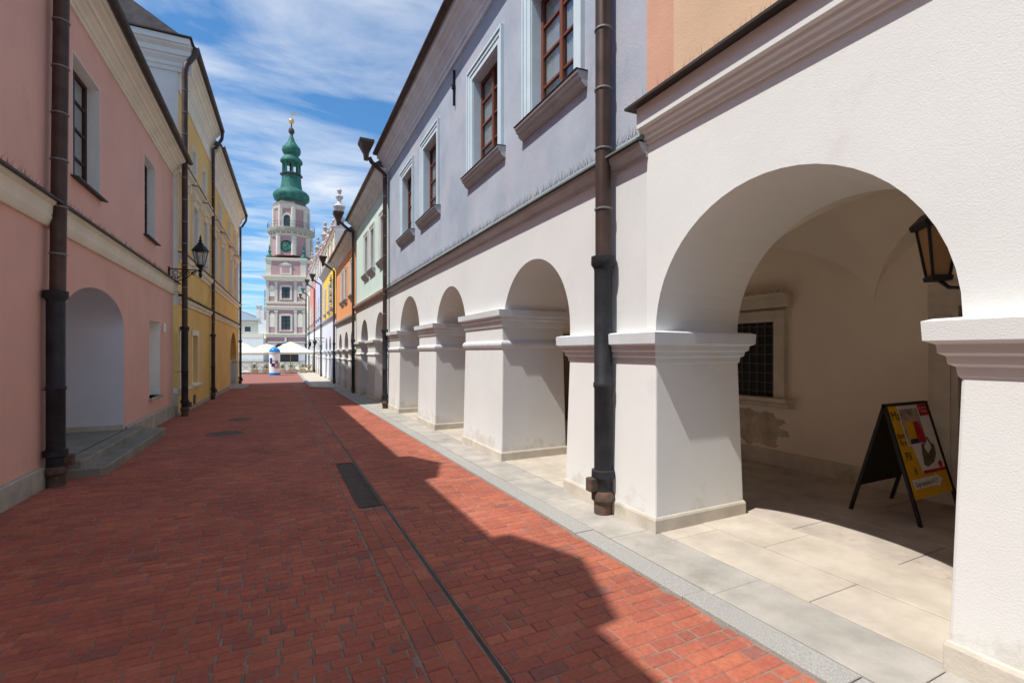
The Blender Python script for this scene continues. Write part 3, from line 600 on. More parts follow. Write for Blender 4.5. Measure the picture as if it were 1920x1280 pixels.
for a, b in ((-8, 8.7), (11.7, 16.4)):
    y = a
    while y < b - .01:
        L = min(random.uniform(.8, 1.3), b - y)
        if b - y - L < .3: L = b - y
        MB(LF).loops([[(y + .004, -.05, g(y) - .1), (y + L - .004, -.05, g(y) - .1), (y + L - .004, e, g(y) - .1 if k == 0 else .17 - .004 * y), (y + .004, e, g(y) - .1 if k == 0 else .17 - .004 * y)] if False else [(y + .004, o_, z_) for o_, z_ in ((-.05, -.3), (.05, -.3), (.05, .17), (.03, .19), (-.05, .19))] for k in (0,)] + [[(y + L - .004, o_, z_) for o_, z_ in ((-.05, -.3), (.05, -.3), (.05, .17), (.03, .19), (-.05, .19))]]).build('plinth_stone', 'stone', P); y += L
cornice(P, LF, -8, 16.45, 3.28, [(-.02, 0), (.04, 0), (.06, .03), (.09, .10), (.10, .26), (.13, .28), (.14, .32), (-.02, .32)], 'cream', 'string_course')
MB(LF).run(-8, 16.47, [(-.02, 3.70), (-.02, 3.62), (.2, 3.585), (.2, 3.61)]).build('ledge_flashing', 'tin', P)
spikes(P, LF, 6.5, 16.4, .09, 3.63, .14, .028)
cornice(P, LF, -8, 16.45, 6.66, [(a * 1.15, b * .85) for a, b in CORN], 'cream'); gutter(P, LF, -8, 16.4, .42, 7.10, .065, 'tin')
roof(P, LF, -8, 16.4, .40, 7.06, 4.5, .8)
for yc in (6.25, 2.35):
    d = MB(LF); d.loops([[(yc - .8, o_, 6.9), (yc + .8, o_, 6.9), (yc + .8, o_, 8.3), (yc, o_, 8.85), (yc - .8, o_, 8.3)] for o_ in (0, -2.2)]); dm = d.build('dormer', 'pink', P)
    MB(LF).box(yc - .4, yc + .4, -.02, .02, 7.3, 8.2).build('pane', GL, dm)
downpipe(P, LF, 8.12, .13, 7.0, 2.42, g(8.1), r=.085, lean=.2)
# entrance steps
st = thing('entrance_steps', 'two worn mossy stone steps in front of the pink alcove', 'steps')
def step(s0, s1, o1, z0, z1, cut):
    MB(LF).loops([[(s0, 0.05, z), (s0, o1 - e, z), (s0 + cut, o1 - e, z), (s1 - cut * .4, o1 - e, z), (s1, .05, z)] if False else [(s0 + e, .051, z), (s1 - e, .051, z), (s1 - e, o1 - cut - e, z), (s1 - cut - e, o1 - e, z), (s0 + cut + e, o1 - e, z), (s0 + e, o1 - cut - e, z)] for e, z in ((0, z0), (0, z1 - .02), (.015, z1))]).build('step', 'step', st)
step(8.55, 12.55, .52, -.2, .03, .06); step(8.6, 12.0, .27, .03, .145, .03)
# ------------------------------------------------------------------ left: two ochre houses
def ochre(label, s0, s1, ztop, top_w, mid_w, low_w, portal, pipe_s):
    h = house('ochre_house', label); zt = ztop
    ops = [(a, b, 7.55, 8.35) for a, b in top_w] + [(a, b, 4.75, 6.55) for a, b in mid_w] + [(a, b, .62, 2.2) for a, b in low_w]
    lo = [q for q in ops if q[3] < 3]; up = [q for q in ops if q[3] > 3]
    wall(YF, s0, s1, 3.2, zt, up, .26).build('upper_wall', 'yellow', h)
    if portal:
        a, b, cr = portal
        arcade(YF, s0, s1, 3.2, [portal], [-.4, -.4], .7).build('lower_wall', 'yellow', h)
        r_ = (b - a) / 2
        for q in (a, b): po = MB(YF).box(q - .02, q + .02, -.68, .02, -.4, cr - r_ - .12).build('portal_jamb', 'rose_low', h); MB(YF).ring(q - .04, q + .04, -.6, .0, [(0, cr - r_ - .2), (.05, cr - r_ - .17), (.08, cr - r_ - .08), (.0, cr - r_ - .06)]).build('impost', 'rose_low', po)
        MB(YF).box(a, b, -.69, -.6, -.4, cr).build('door', 'door', h)
        MB(YF).box(a - .5, b + .5, .02, .62, -.5, g(29) + .07).build('doorstep', 'slab_grey', h)
    else: wall(YF, s0, s1, -.4, 3.2, lo, .3).build('lower_wall', 'yellow', h)
    for a, b in top_w: window(h, YF, a, b, 7.55, 8.35, .26, 'dwood', (), 1, lining='trim_white', arch=(.1, 'cream'), simple=True)
    for a, b in mid_w:
        wn = window(h, YF, a, b, 4.75, 6.55, .26, 'dwood', (.6,), 1, lining='trim_white', arch=(.17, 'cream'), simple=True)
        MB(YF).run(a - .28, b + .28, [(-.02, 6.85), (.05, 6.85), (.08, 6.95), (.2, 7.0), (.2, 7.05), (-.02, 7.08)]).build('hood', 'cream', wn); MB(YF).run(a - .3, b + .3, [(-.02, 7.1), (-.02, 7.085), (.22, 7.055), (.22, 7.075)]).build('hood_flashing', 'tin', wn)
        for q in (a - .2, b + .08): MB(YF).box(q, q + .12, 0, .12, 6.6, 6.86).build('bracket', 'cream', wn)
    for a, b in low_w:
        w_ = MB(YF); w_.box(a - .12, a, -.02, .03, .5, 2.34); w_.box(b, b + .12, -.02, .03, .5, 2.34); w_.box(a - .12, b + .12, -.02, .032, 2.2, 2.38)
        wo = w_.build('blind_window', 'cream', h); MB(YF).box(a - .0, b, -.3, -.28, .6, 2.22).build('panel', 'jamb', wo)
        MB(YF).run(a - .18, b + .18, [(-.28, .66), (-.28, .5), (.05, .44), (.12, .52), (.12, .58)]).build('sill', 'cream', wo)
        MB(YF).box(a + .2, a + .62, -.05, .012, -.12, .22).build('cellar_grille', 'tin', h)
    cornice(h, YF, s0, s1, 3.05, [(-.02, 0), (.05, 0), (.07, .08), (.11, .1), (.12, .2), (-.02, .22)], 'cream', 'string_course')
    MB(YF).run(s0, s1, [(-.02, 3.36), (-.02, 3.30), (.19, 3.262), (.19, 3.28)]).build('ledge_flashing', 'tin', h); spikes(h, YF, s0, s1, .08, 3.29, .12, .04)
    cornice(h, YF, s0, s1, 4.25, [(-.02, 0), (.04, 0), (.06, .1), (.12, .14), (.15, .26), (-.02, .28)], 'cream', 'sill_course')
    MB(YF).run(s0, s1, [(-.02, 4.58), (-.02, 4.54), (.19, 4.51), (.19, 4.53)]).build('sill_flashing', 'tin', h)
    MB(YF).run(s0, s1, [(-.02, 7.32), (-.02, 7.2), (.05, 7.2), (.09, 7.29), (.14, 7.3), (.14, 7.325)]).build('attic_course', 'cream', h)
    cp = [(o_ * 1.2, h_ * 1.8) for o_, h_ in CORN]
    cornice(h, YF, s0, s1, zt - .8, cp, 'cream'); MB(YF).box(s0, s1, -.02, .03, zt - 1.3, zt - .82).build('frieze', 'cream', h); gutter(h, YF, s0, s1, .43, zt + .07, .075, 'tin'); roof(h, YF, s0, s1, .4, zt + .05, 4.5, .6)
    MB(YF).box(s0 + .0, s1, -.02, .03, -.5, g(20) + .12).build('plinth', 'stone', h)
    downpipe(h, YF, pipe_s, .12, zt - .75, 2.35, g(16.5 + pipe_s), bends=[(0, .44, zt - .0), (0, .42, zt - .3), (0, .2, zt - .72)], simple=False)
    return h
Y1 = ochre('ochre house next to the pink one, its pale side gable rising above the pink roof', 0.03, 5.9, 10.5, [(.4, 1.1), (2.0, 2.7), (3.9, 4.6)], [(.35, 1.2), (2.25, 3.15), (4.2, 5.1)], [(.25, 1.15), (2.1, 3.1)], None, 5.75)
Y2 = ochre('second ochre house with arched portal at the mouth of the street', 5.95, 16.9, 9.95, [(8.2, 8.9), (11.6, 12.3), (14.3, 15)], [(6.6, 7.5), (9.0, 9.9), (12.2, 13.1), (14.6, 15.5)], [], (12.6, 15.6, 2.75), 16.6)
downpipe(Y1, YF, -.32, .22, 9.6, 2.35, g(16), bends=[(.25, .44, 10.45), (.2, .42, 10.2), (.0, .26, 9.8)], r=.075)
# side gable of the first ochre house, with the cornice turned round the corner
sg = MB(YF); sg.box(.0, .028, -7, .0, 3, 10.4); sg.build('side_wall', 'trim_white', Y1)
MB(YF).loops([[(-o_ * 1.2, e, 9.7 + h_ * 1.8) for o_, h_ in CORN] for e in (-7, .34)]).build('side_cornice', 'trim_white', Y1)
MB(YF).box(-.42, .02, -7, .40, 10.545, 10.58).build('side_flashing', 'tin', Y1)
MB(YF).box(16.88, 16.92, -7, 0, -.4, 9.9).build('end_wall', 'yellow', Y2)
# ------------------------------------------------------------------ street lamp on the left, lantern on the right
lm = thing('wall_lamp', 'black wrought-iron lantern on a scrolled bracket at the pink house corner', 'lamp')
LY = 15.75
b = MB(); b.box(-2.74, -2.70, LY - .03, LY + .03, 3.52, 3.98); b.tube([(-2.7, LY, 3.93), (-2.05, LY, 3.93)], .016, 8)
b.tube([(-2.7, LY, 3.56), (-2.55, LY, 3.58), (-2.3, LY, 3.72), (-2.12, LY, 3.9), (-2.05, LY, 3.93)], .013, 8)
for cx, cz, r_ in ((-2.58, 3.82, .085), (-2.42, 3.80, .07), (-2.30, 3.84, .055), (-2.62, 3.68, .06), (-2.16, 3.84, .06), (-2.5, 3.70, .045)):
    b.tube([(cx + r_ * (1 - k / 40) * math.cos(k * .45), LY, cz + r_ * (1 - k / 40) * math.sin(k * .45)) for k in range(26)], .008, 6)
b.build('bracket', 'black', lm)
hd = MB(); cx = -2.0
hd.lathe((cx, LY), [(.02, 3.72), (.05, 3.80), (.03, 3.86), (.055, 3.93), (.03, 3.98), (.07, 4.02), (.10, 4.06), (.10, 4.08)], 10); 
for k in range(6):
    a = math.pi / 3 * k; hd.tube([(cx + .10 * math.cos(a), LY + .10 * math.sin(a), 4.07), (cx + .185 * math.cos(a), LY + .185 * math.sin(a), 4.47)], .010, 5)
    hd.tube([(cx + .10 * math.cos(a), LY + .1 * math.sin(a), 4.03), (cx + .17 * math.cos(a), LY + .17 * math.sin(a), 4.02), (cx + .18 * math.cos(a), LY + .18 * math.sin(a), 4.06)], .007, 5)
hd.build('lantern_frame', 'black', lm)
MB().lathe((cx, LY), [(.205, 4.46), (.215, 4.48), (.13, 4.60), (.07, 4.66), (.075, 4.69), (.03, 4.72), (.05, 4.76), (.02, 4.80), (.03, 4.83), (.004, 4.93)], 6).build('lantern_roof', 'black', lm)
MB().lathe((cx, LY), [(.095, 4.08), (.178, 4.46)], 6, False).build('pane', GL, lm); MB().lathe((cx, LY), [(.03, 4.1), (.045, 4.2), (.03, 4.33), (.01, 4.36)], 8).build('bulb', 'curtain', lm)
ln = thing('arcade_lantern', 'black iron lantern with amber glass under the nearest arch', 'lantern')
lx, ly = 4.0, 1.62
MB().lathe((lx, ly), [(.06, 2.17), (.118, 2.50)], 4, True).build('pane', 'amber', ln)
fr_ = MB()
for k in range(4):
    a = math.pi / 2 * k; fr_.tube([(lx + .062 * math.cos(a), ly + .062 * math.sin(a), 2.15), (lx + .122 * math.cos(a), ly + .122 * math.sin(a), 2.505)], .010, 5)
fr_.lathe((lx, ly), [(.08, 2.13), (.085, 2.16), (.07, 2.165)], 4); fr_.build('lantern_frame', 'black', ln)
MB().lathe((lx, ly), [(.155, 2.49), (.168, 2.525), (.10, 2.59), (.05, 2.61), (.02, 2.65)], 4).build('lantern_roof', 'black', ln)
q = MB(); q.tube([(lx, ly, 2.14), (lx, ly - .06, 2.08), (lx, ly - .2, 2.06), (lx, 1.19, 2.06)], .013, 6); q.box(lx - .03, lx + .03, 1.17, 1.19, 1.86, 2.2)
q.tube([(lx, 1.2, 1.9), (lx, 1.3, 1.93), (lx, 1.44, 2.05)], .011, 6)
for cy_, cz_ in ((1.34, 2.0), (1.45, 2.02)): q.tube([(lx, cy_ + .04 * (1 - k / 40) * math.cos(k * .5), cz_ + .04 * (1 - k / 40) * math.sin(k * .5)) for k in range(24)], .006, 5)
q.build('bracket', 'black', ln); spikes(ln, Fr(lx - .12, ly, 1, 0, 1), 0, .24, 0, 2.58, .12, .02)
for k, (s_, lab) in enumerate(((39.8, 'hanging lantern on bracket before the yellow attic house'), (46.6, 'hanging lantern on bracket before the lilac house'), (54, 'hanging lantern on bracket before the rose red house'))):
    t_ = thing('wall_lantern', lab, 'lantern', 'lanterns along the far arcades')
    b = MB(RF); b.tube([(s_, 0, 2.75), (s_, .75, 2.75)], .02, 6); b.tube([(s_, 0, 2.45), (s_, .3, 2.5), (s_, .6, 2.74)], .015, 6); b.build('bracket', 'black', t_)
    MB(RF).lathe((s_, .72), [(.05, 2.1), (.16, 2.45), (.2, 2.47), (.06, 2.6), (.02, 2.75)], 6).build('lantern', 'black', t_)
# ------------------------------------------------------------------ A-board
ab = thing('a_board', 'yellow and white advertising A-board on black frame under the nearest arch', 'sign')
YA, TOPZ = 2.62, 1.12; zf = g(2.6) + .03
def leg(x, y0): MB().loops([[(x - .015, y + dy_, z), (x + .015, y + dy_, z), (x + .015, y + dy_ + .03, z), (x - .015, y + dy_ + .03, z)] for y, z, dy_ in ((y0, zf, -.015), (YA, TOPZ, -.015))]).build('leg', 'black', ab)
for x in (5.41, 6.19): leg(x, 2.32); leg(x, 2.93)
def pan(z): return 2.32 + (YA - 2.32) * (z - zf) / (TOPZ - zf)
def back(z): return 2.93 + (YA - 2.93) * (z - zf) / (TOPZ - zf)
MB().loops([[(5.425, back(z) - .01, z), (6.175, back(z) - .01, z), (6.175, back(z) + .01, z), (5.425, back(z) + .01, z)] for z in (.27, TOPZ - .02)]).build('back_panel', 'black', ab)
bd = MB().loops([[(5.425, pan(z) - .006, z), (6.175, pan(z) - .006, z), (6.175, pan(z) + .012, z), (5.425, pan(z) + .012, z)] for z in (.24, TOPZ - .01)]).build('front_panel', 'ypaper', ab)
MB().box(5.40, 6.20, YA - .02, YA + .02, TOPZ - .01, TOPZ + .012).build('top_bar', 'black', ab)
def flat(name, pts, m, lift):   # pts in panel coordinates: a across 0..0.75, h along the panel 0..1 (bottom..top)
    q = MB(); Hh = TOPZ - .01 - .24
    q.f.append([q.p(5.425 + a, pan(.24 + h * Hh) - .006 - lift, .24 + h * Hh) for a, h in pts]); return q.build(name, m, bd, raw=True)
def rect(a0, a1, h0, h1): return [(a0, h0), (a1, h0), (a1, h1), (a0, h1)]
def ell(ca, ch, ra, rh, n=16): return [(ca + ra * math.cos(2 * math.pi * k / n), ch + rh * math.sin(2 * math.pi * k / n)) for k in range(n)]
flat('poster_field', [(.30, .24), (.74, .24), (.74, .99), (.16, .99)], 'whitep', .002)
flat('photo_border', rect(.17, .56, .55, .97), 'whitep', .004); flat('photo', rect(.19, .54, .565, .955), 'gpaper', .005)
flat('print_figure', [(.22, .57), (.37, .57), (.38, .78), (.33, .83), (.26, .82), (.22, .75)], 'ypaper', .007); flat('print_figure', [(.36, .57), (.52, .57), (.52, .7), (.47, .80), (.40, .81), (.37, .76)], 'rpaper', .0065)
flat('print_head', ell(.30, .87, .035, .045), 'skin', .008); flat('print_head', ell(.43, .85, .035, .045), 'skin', .008); flat('print_legs', [(.23, .568), (.38, .568), (.37, .62), (.24, .62)], 'navy', .008)
flat('red_label', rect(.56, .74, .86, .99), 'rpaper', .004); flat('print_stripe', rect(.31, .74, .235, .27), 'rpaper', .004)
flat('print_shoe', [(.36, .33), (.42, .30), (.56, .34), (.64, .42), (.66, .52), (.60, .56), (.58, .49), (.50, .44), (.46, .50), (.47, .58), (.42, .56), (.38, .44)], 'shoe', .004)
flat('print_shoe_strap', [(.46, .54), (.50, .62), (.57, .62), (.61, .54), (.585, .53), (.55, .595), (.51, .595), (.485, .53)], 'shoe', .005)
flat('arrow', [(.06, .10), (.5, .10), (.5, .07), (.62, .15), (.5, .23), (.5, .20), (.06, .20)], 'whitep', .004); flat('red_emblem', ell(.66, .31, .04, .04, 8), 'rpaper', .006)
def text(s, a, h, size, m='ink', lift=.009):
    cu = bpy.data.curves.new('t', 'FONT'); cu.body = s; cu.size = size; to = bpy.data.objects.new('t', cu); COL.objects.link(to)
    dg = bpy.context.evaluated_depsgraph_get(); me = bpy.data.meshes.new_from_object(to.evaluated_get(dg)); bpy.data.objects.remove(to)
    Hh = TOPZ - .25
    for v in me.vertices: aa, hh = a + v.co.x, h + v.co.y / (Hh * 1.05); v.co = (5.425 + aa, pan(.24 + hh * Hh) - .006 - lift, .24 + hh * Hh)
    me.materials.clear(); me.materials.append(M[m]); o = bpy.data.objects.new('lettering', me); COL.objects.link(o); o.parent = bd
text('Ma', .03, .84, .13, lift=.003); text('dam', .03, .64, .085, lift=.003); text('firm', .05, .56, .085, lift=.003); text('Pil', .07, .40, .12, lift=.003); text('B', .15, .25, .09, lift=.003); text('Zapraszamy 9-17', .08, .125, .062)
flat('label_mark', ell(.595, .945, .014, .02, 8), 'skin', .006); flat('label_mark', rect(.625, .715, .945, .957), 'skin', .006); flat('label_mark', rect(.60, .715, .90, .92), 'skin', .006)
# ------------------------------------------------------------------ square: advertising column, parasols, fence, planters
ac = thing('advertising_column', 'white advertising column with blue dome and blue base on the square', 'column')
ax, ay, az = -.42, 46.4, g(46)
MB().lathe((ax, ay), [(.46, az - .02), (.46, az + .2), (.44, az + .22)], 28).build('base', 'bluep', ac, True)
MB().lathe((ax, ay), [(.43, az + .22), (.43, az + 1.85)], 28).build('drum', 'whitep', ac, True)
MB().lathe((ax, ay), [(.44, az + 1.85), (.47, az + 1.87), (.47, az + 2.0), (.44, az + 2.02)], 28).build('collar', mat('pale_collar', (.6, .5, .48), .6), ac, True)
MB().lathe((ax, ay), [(.46 * math.cos(t * math.pi / 16), az + 2.02 + .42 * math.sin(t * math.pi / 16)) for t in range(9)], 28).build('dome', 'bluep', ac, True)
for k, (a0, z0, wd, hh, m_) in enumerate(((-2.2, .75, .3, .3, 'navy'), (-1.75, .62, .5, .16, 'red'), (-1.45, 1.0, .22, .25, 'shoe'), (-2.0, 1.2, .5, .1, 'gpaper'), (-1.2, .6, .3, .5, 'mauve'), (-2.6, 1.0, .25, .5, 'navy'))):
    q = MB(); n = 6
    q.loops([[(ax + .436 * math.cos(a0 + wd * k2 / n / .43), ay + .436 * math.sin(a0 + wd * k2 / n / .43), zz) for k2 in range(n + 1)] for zz in (az + z0, az + z0 + hh)], caps=False, closed=False); q.build('poster_print', m_, ac, raw=True)
def parasol(x, y, w_, lab, zc=3.0, ze=2.05):
    t_ = thing('parasol', lab, 'parasol', 'cream parasols on the square'); z0 = g(y)
    MB().lathe((x, y), [(.03, z0), (.03, z0 + zc)], 8).build('pole', 'lwood', t_); MB().box(x - .3, x + .3, y - .3, y + .3, z0, z0 + .1).build('base', 'stone', t_)
    h = w_ / 2
    MB().loops([[(x - a, y - a, z), (x + a, y - a, z), (x + a, y + a, z), (x - a, y + a, z)] for a, z in ((h * .98, z0 + ze - .2), (h, z0 + ze), (h * .36, z0 + ze + (zc - ze) * .66))], caps=False).build('canopy', 'canvas', t_)
    MB().loops([[(x - a, y - a, z), (x + a, y - a, z), (x + a, y + a, z), (x - a, y + a, z)] for a, z in ((h * .42, z0 + ze + (zc - ze) * .66), (.03, z0 + zc))]).build('vent_cap', 'canvas', t_)
    for k in range(4):
        a = math.pi / 4 + k * math.pi / 2; MB().tube([(x, y, z0 + zc - .12), (x + h * 1.38 * math.cos(a), y + h * 1.38 * math.sin(a), z0 + ze - .02)], .015, 5).build('rib', 'lwood', t_)
parasol(.95, 53, 4.2, 'cream square parasol right behind the advertising column, before the tower arch', 3.05, 2.0)
parasol(-3.3, 51.5, 4.0, 'cream square parasol at the edge of the ochre houses', 2.9, 1.95); parasol(-1.3, 58, 4.2, 'cream parasol behind the other two parasols', 2.9, 2.0)
def panel(x0, x1, y, lab):
    t_ = thing('fence_panel', lab, 'fence', 'terrace fence panels'); z0 = g(y)
    for x in (x0, x1 - .08): MB().box(x, x + .08, y - .04, y + .04, z0, z0 + 1.1).build('post', 'lwood', t_)
    for z in (.12, .95): MB().box(x0 + .08, x1 - .08, y - .025, y + .025, z0 + z, z0 + z + .08).build('rail', 'lwood', t_)
    for a, b in (((x0 + .08, .2), (x1 - .08, .95)), ((x0 + .08, .95), (x1 - .08, .2))): MB().tube([(a[0], y, z0 + a[1]), (b[0], y, z0 + b[1])], .03, 4).build('brace', 'lwood', t_)
YFN = 49.5
for x0, x1, lab in ((-3.35, -2.25, 'cross-braced terrace fence panel next to the ochre house'), (-2.0, -.95, 'cross-braced fence panel left of the advertising column'), (.35, 1.75, 'cross-braced fence panel right of the advertising column')): panel(x0, x1, YFN, lab)
def planter(x, y, lab, hh=.5):
    t_ = thing('planter', lab, 'planter', 'terrace planters'); z0 = g(y)
    MB().loops([[(x - a, y - .18, z), (x + a, y - .18, z), (x + a, y + .18, z), (x - a, y + .18, z)] for a, z in ((.26, z0), (.3, z0 + .42))]).build('box', 'lwood', t_)
    lf = MB()
    for k in range(150):
        a, e = random.uniform(0, 6.28), random.uniform(.1, 1.5); r_ = hh * random.uniform(.3, 1); p = Vector((x + .8 * r_ * math.cos(a) * math.cos(e), y + .4 * r_ * math.sin(a), z0 + .42 + r_ * math.sin(e)))
        d1 = Vector((random.uniform(-1, 1), random.uniform(-1, 1), random.uniform(-.2, 1))).normalized() * .09; d2 = d1.orthogonal().normalized() * .035
        i = [len(lf.v) + j for j in range(4)]; lf.v += [tuple(p), tuple(p + d1 * .5 + d2), tuple(p + d1), tuple(p + d1 * .5 - d2)]; lf.f.append(i)
    lf.build('foliage', 'leaf', t_, raw=True)
for x, lab in ((-2.1, 'leafy planter between the fence panels on the square'), (-1.15, 'planter close left of the advertising column'), (.2, 'planter close right of the advertising column'), (1.0, 'planter in front of the cross-braced panel by the arcade'), (1.95, 'planter at the arcade end of the terrace fence')): planter(x, YFN + .3, lab)
es = thing('wooden_easel', 'small folding wooden stand by the far arcade corner', 'stand'); z0 = g(50)
for a, b in (((2.25, 49.6), (2.75, 49.6)), ((2.75, 49.6), (2.25, 49.6)), ((2.25, 50), (2.75, 50)), ((2.75, 50), (2.25, 50))): MB().tube([(a[0], a[1], z0), (b[0], b[1], z0 + .75)], .03, 5).build('leg', mat('red_wood', (.35, .15, .06), .7), es)
MB().box(2.2, 2.8, 49.55, 50.05, z0 + .74, z0 + .78).build('top', MATS['red_wood'], es)
# ------------------------------------------------------------------ town hall tower and wing
TW = thing('town_hall_tower', 'tall mauve and white town hall tower with green copper helmet and clock', 'tower')
TX, TY, K = 1.15, 115.0, 115 / 95.0
TF = Fr(TX, TY, math.cos(R(-17)), math.sin(R(-17)), -1)     # s along the front, o towards the camera
def tz(v): return EYE + (660 - v) / F * (TX * math.sin(YAW) + TY * math.cos(YAW))
HW = 4.1                                                     # half width of the shaft
gz = g(100)
def tb(name, m, s0, s1, o0, o1, z0, z1, par=TW): return MB(TF).box(s0, s1, o0, o1, z0, z1).build(name, m, par)
# shaft storeys
zs_ = [gz, tz(645), tz(578), tz(521), tz(483)]
tb('ground_storey', 'tower_base', -HW, HW, -2 * HW, 0, gz, tz(642))
tb('shaft', 'mauve', -HW + .1, HW - .1, -2 * HW + .1, -.1, tz(642), tz(483))
def band(v0, v1, e, m='cream', name='cornice'):
    z0, z1 = tz(v0), tz(v1); MB(TF).ring(-HW, HW, -2 * HW, 0, [(.0, z0), (e * .4, z0 + (z1 - z0) * .3), (e * .5, z0 + (z1 - z0) * .6), (e, z0 + (z1 - z0) * .75), (e, z1), (0, z1 + .05)]).build(name, m, TW)
band(632, 625, .35); band(581, 574, .3); band(570, 566, .2); band(527, 517, .8); band(489, 484, .3)
band(645, 641, .1, 'tower_trim')
for s in (-HW + .35, -HW + 2.1, HW - 2.1, HW - .35):
    for v0, v1 in ((625, 582), (566, 528)):
        tb('pilaster', 'tower_trim', s - .28, s + .28, -.12, .06, tz(v0), tz(v1)); tb('capital', 'tower_trim', s - .36, s + .36, -.1, .12, tz(v1) - .4, tz(v1) - .02)
for v0, v1, hw in ((617, 592, .95), (558, 538, .85)):
    z0, z1 = tz(v0), tz(v1); a = MB(TF); a.box(-hw - .4, -hw, -.12, .05, z0 - .3, z1 + .35); a.box(hw, hw + .4, -.12, .05, z0 - .3, z1 + .35); a.box(-hw, hw, -.12, .052, z1, z1 + .45); a.box(-hw - .5, hw + .5, -.12, .16, z0 - .5, z0 - .3)
    wo = a.build('window', 'tower_trim', TW); MB(TF).box(-hw, hw, -.2, -.07, z0, z1).build('pane', mat('far_glass', (.05, .07, .08), .15, .2, 2, 0), wo)
    q = MB(TF); q.box(-.06, .06, -.1, -.04, z0, z1); q.box(-hw, hw, -.1, -.045, z0 + (z1 - z0) * .62, z0 + (z1 - z0) * .62 + .1); q.box(-hw, hw, -.1, -.045, z0 + (z1 - z0) * .3, z0 + (z1 - z0) * .3 + .08); q.build('glazing_bar', 'black', wo)
for sgn in (-1, 1):
    for v0, v1 in ((613, 592), (556, 540)):
        c = sgn * (HW - 1.22); z0, z1 = tz(v0), tz(v1)
        MB(TF).loops([[(c - .55, o_, z0), (c + .55, o_, z0)] + [(c + .55 * math.cos(math.pi * k / 10), o_, z1 + .55 * math.sin(math.pi * k / 10)) for k in range(11)] for o_ in (-.12, -.05)]).build('niche', 'cream', TW)
a = MB(TF); z0, z1 = tz(512), tz(500); a.box(-1.2, 1.2, -.15, .06, z0 - .3, z1 + .3); ow = a.build('blind_window', 'tower_trim', TW); MB(TF).box(-.8, .8, .05, .075, z0, z1).build('panel', 'mauve', ow)
MB(TF).loops([[(-1.4, o_, z1 + .35), (1.4, o_, z1 + .35), (0, o_, z1 + 1.0)] for o_ in (-.1, .2)]).build('pediment', 'tower_trim', ow)
for sgn in (-1, 1):
    c = sgn * (HW - .55); z = tz(517)
    MB(TF).ring(c - .55, c + .55, -1.2, -.05, [(0, z), (0, tz(492)), (.12, tz(491)), (.12, tz(489))]).build('corner_turret', 'tower_trim', TW)
    zt_ = tz(489); MB(TF).lathe((c, -.62), [(.5, zt_), (.75, zt_ + .5), (.72, zt_ + 1.0), (.25, zt_ + 1.5), (.2, zt_ + 1.9), (.4, zt_ + 2.1), (.12, zt_ + 2.5), (.2, zt_ + 2.8), (.03, zt_ + 3.6)], 10).build('turret_cap', 'patina', TW, True)
# arched passage at the foot
arc = MB(TF); zc = tz(640); r_ = 2.6
arc.loops([[(r_ * math.cos(math.pi * k / 20), o_, zc - 1.9 + 1.75 * math.sin(math.pi * k / 20)) for k in range(21)] + [(-r_, o_, gz), (r_, o_, gz)] for o_ in (-.3, .03)]); arc.build('passage', 'dark', TW)
MB(TF).box(-.2, .2, .0, .2, zc - .15, zc + .9).build('keystone', 'tower_trim', TW)
isg = tag(MB(TF).box(-.75, .55, .25, .35, tz(655), tz(643)).build('hanging_sign', 'bluep'), 'blue and white square sign hanging in the tower arch', 'sign')
MB(TF).box(-.5, .3, .35, .37, tz(653.5), tz(644.5)).build('sign_face', 'whitep', isg)
MB(TF).box(-.19, -.05, .37, .38, tz(649.6), tz(648)).build('sign_mark', 'navy', isg); MB(TF).box(-.28, .04, .37, .38, tz(651.4), tz(650.5)).build('sign_mark', 'navy', isg)
# octagonal stages
def octo(name, m, prof, par=TW, n=8, smooth=False, rot=R(22.5 - 17)):
    q = MB(); c = TF.P(0, -HW, 0)
    q.loops([[(c[0] + r * math.cos(rot + 2 * math.pi * k / n), c[1] + r * math.sin(rot + 2 * math.pi * k / n), z) for k in range(n)] for r, z in prof]); return q.build(name, m, par, smooth)
Z = lambda v: EYE + (660 - v) / F * (TX * math.sin(YAW) + TY * math.cos(YAW) + 3.9)
octo('clock_stage', 'mauve', [(4.15, Z(484)), (4.15, Z(446))]); octo('stage_cornice', 'tower_trim', [(4.2, Z(449)), (4.45, Z(447.5)), (4.5, Z(445)), (4.2, Z(444))])
c0 = Vector(TF.P(0, -HW, 0))
def oct_post(rad, k, hw_, z0, z1, name='pilaster', m='tower_trim', n=8, rot=R(22.5 - 17)):
    a = rot + 2 * math.pi * k / n; q = MB(); q.lathe((c0.x + rad * math.cos(a), c0.y + rad * math.sin(a)), [(hw_, z0), (hw_, z1)], 6); q.build(name, m, TW)
for k in range(8): oct_post(4.1, k, .55, Z(484), Z(449)); oct_post(3.45, k, .5, Z(432), Z(396))
octo('balcony', 'stone', [(4.3, Z(444)), (4.9, Z(440)), (5.0, Z(436)), (5.0, Z(434)), (4.3, Z(433.5))], n=16)
for k in range(24):
    a = k / 24 * 2 * math.pi; MB().loops([[(c0.x + r * math.cos(a) + e * math.sin(a), c0.y + r * math.sin(a) - e * math.cos(a), z) for e in (-.12, .12) for r, z in (((4.3, Z(443)), (4.85, Z(437))) if e < 0 else ((4.85, Z(437)), (4.3, Z(443))))] + [], [(c0.x + r * math.cos(a) + e * math.sin(a), c0.y + r * math.sin(a) - e * math.cos(a), z - .45) for e in (-.12, .12) for r, z in (((4.3, Z(443)), (4.6, Z(437))) if e < 0 else ((4.6, Z(437)), (4.3, Z(443))))]]).build('bracket', 'tower_trim', TW)
rl = MB()
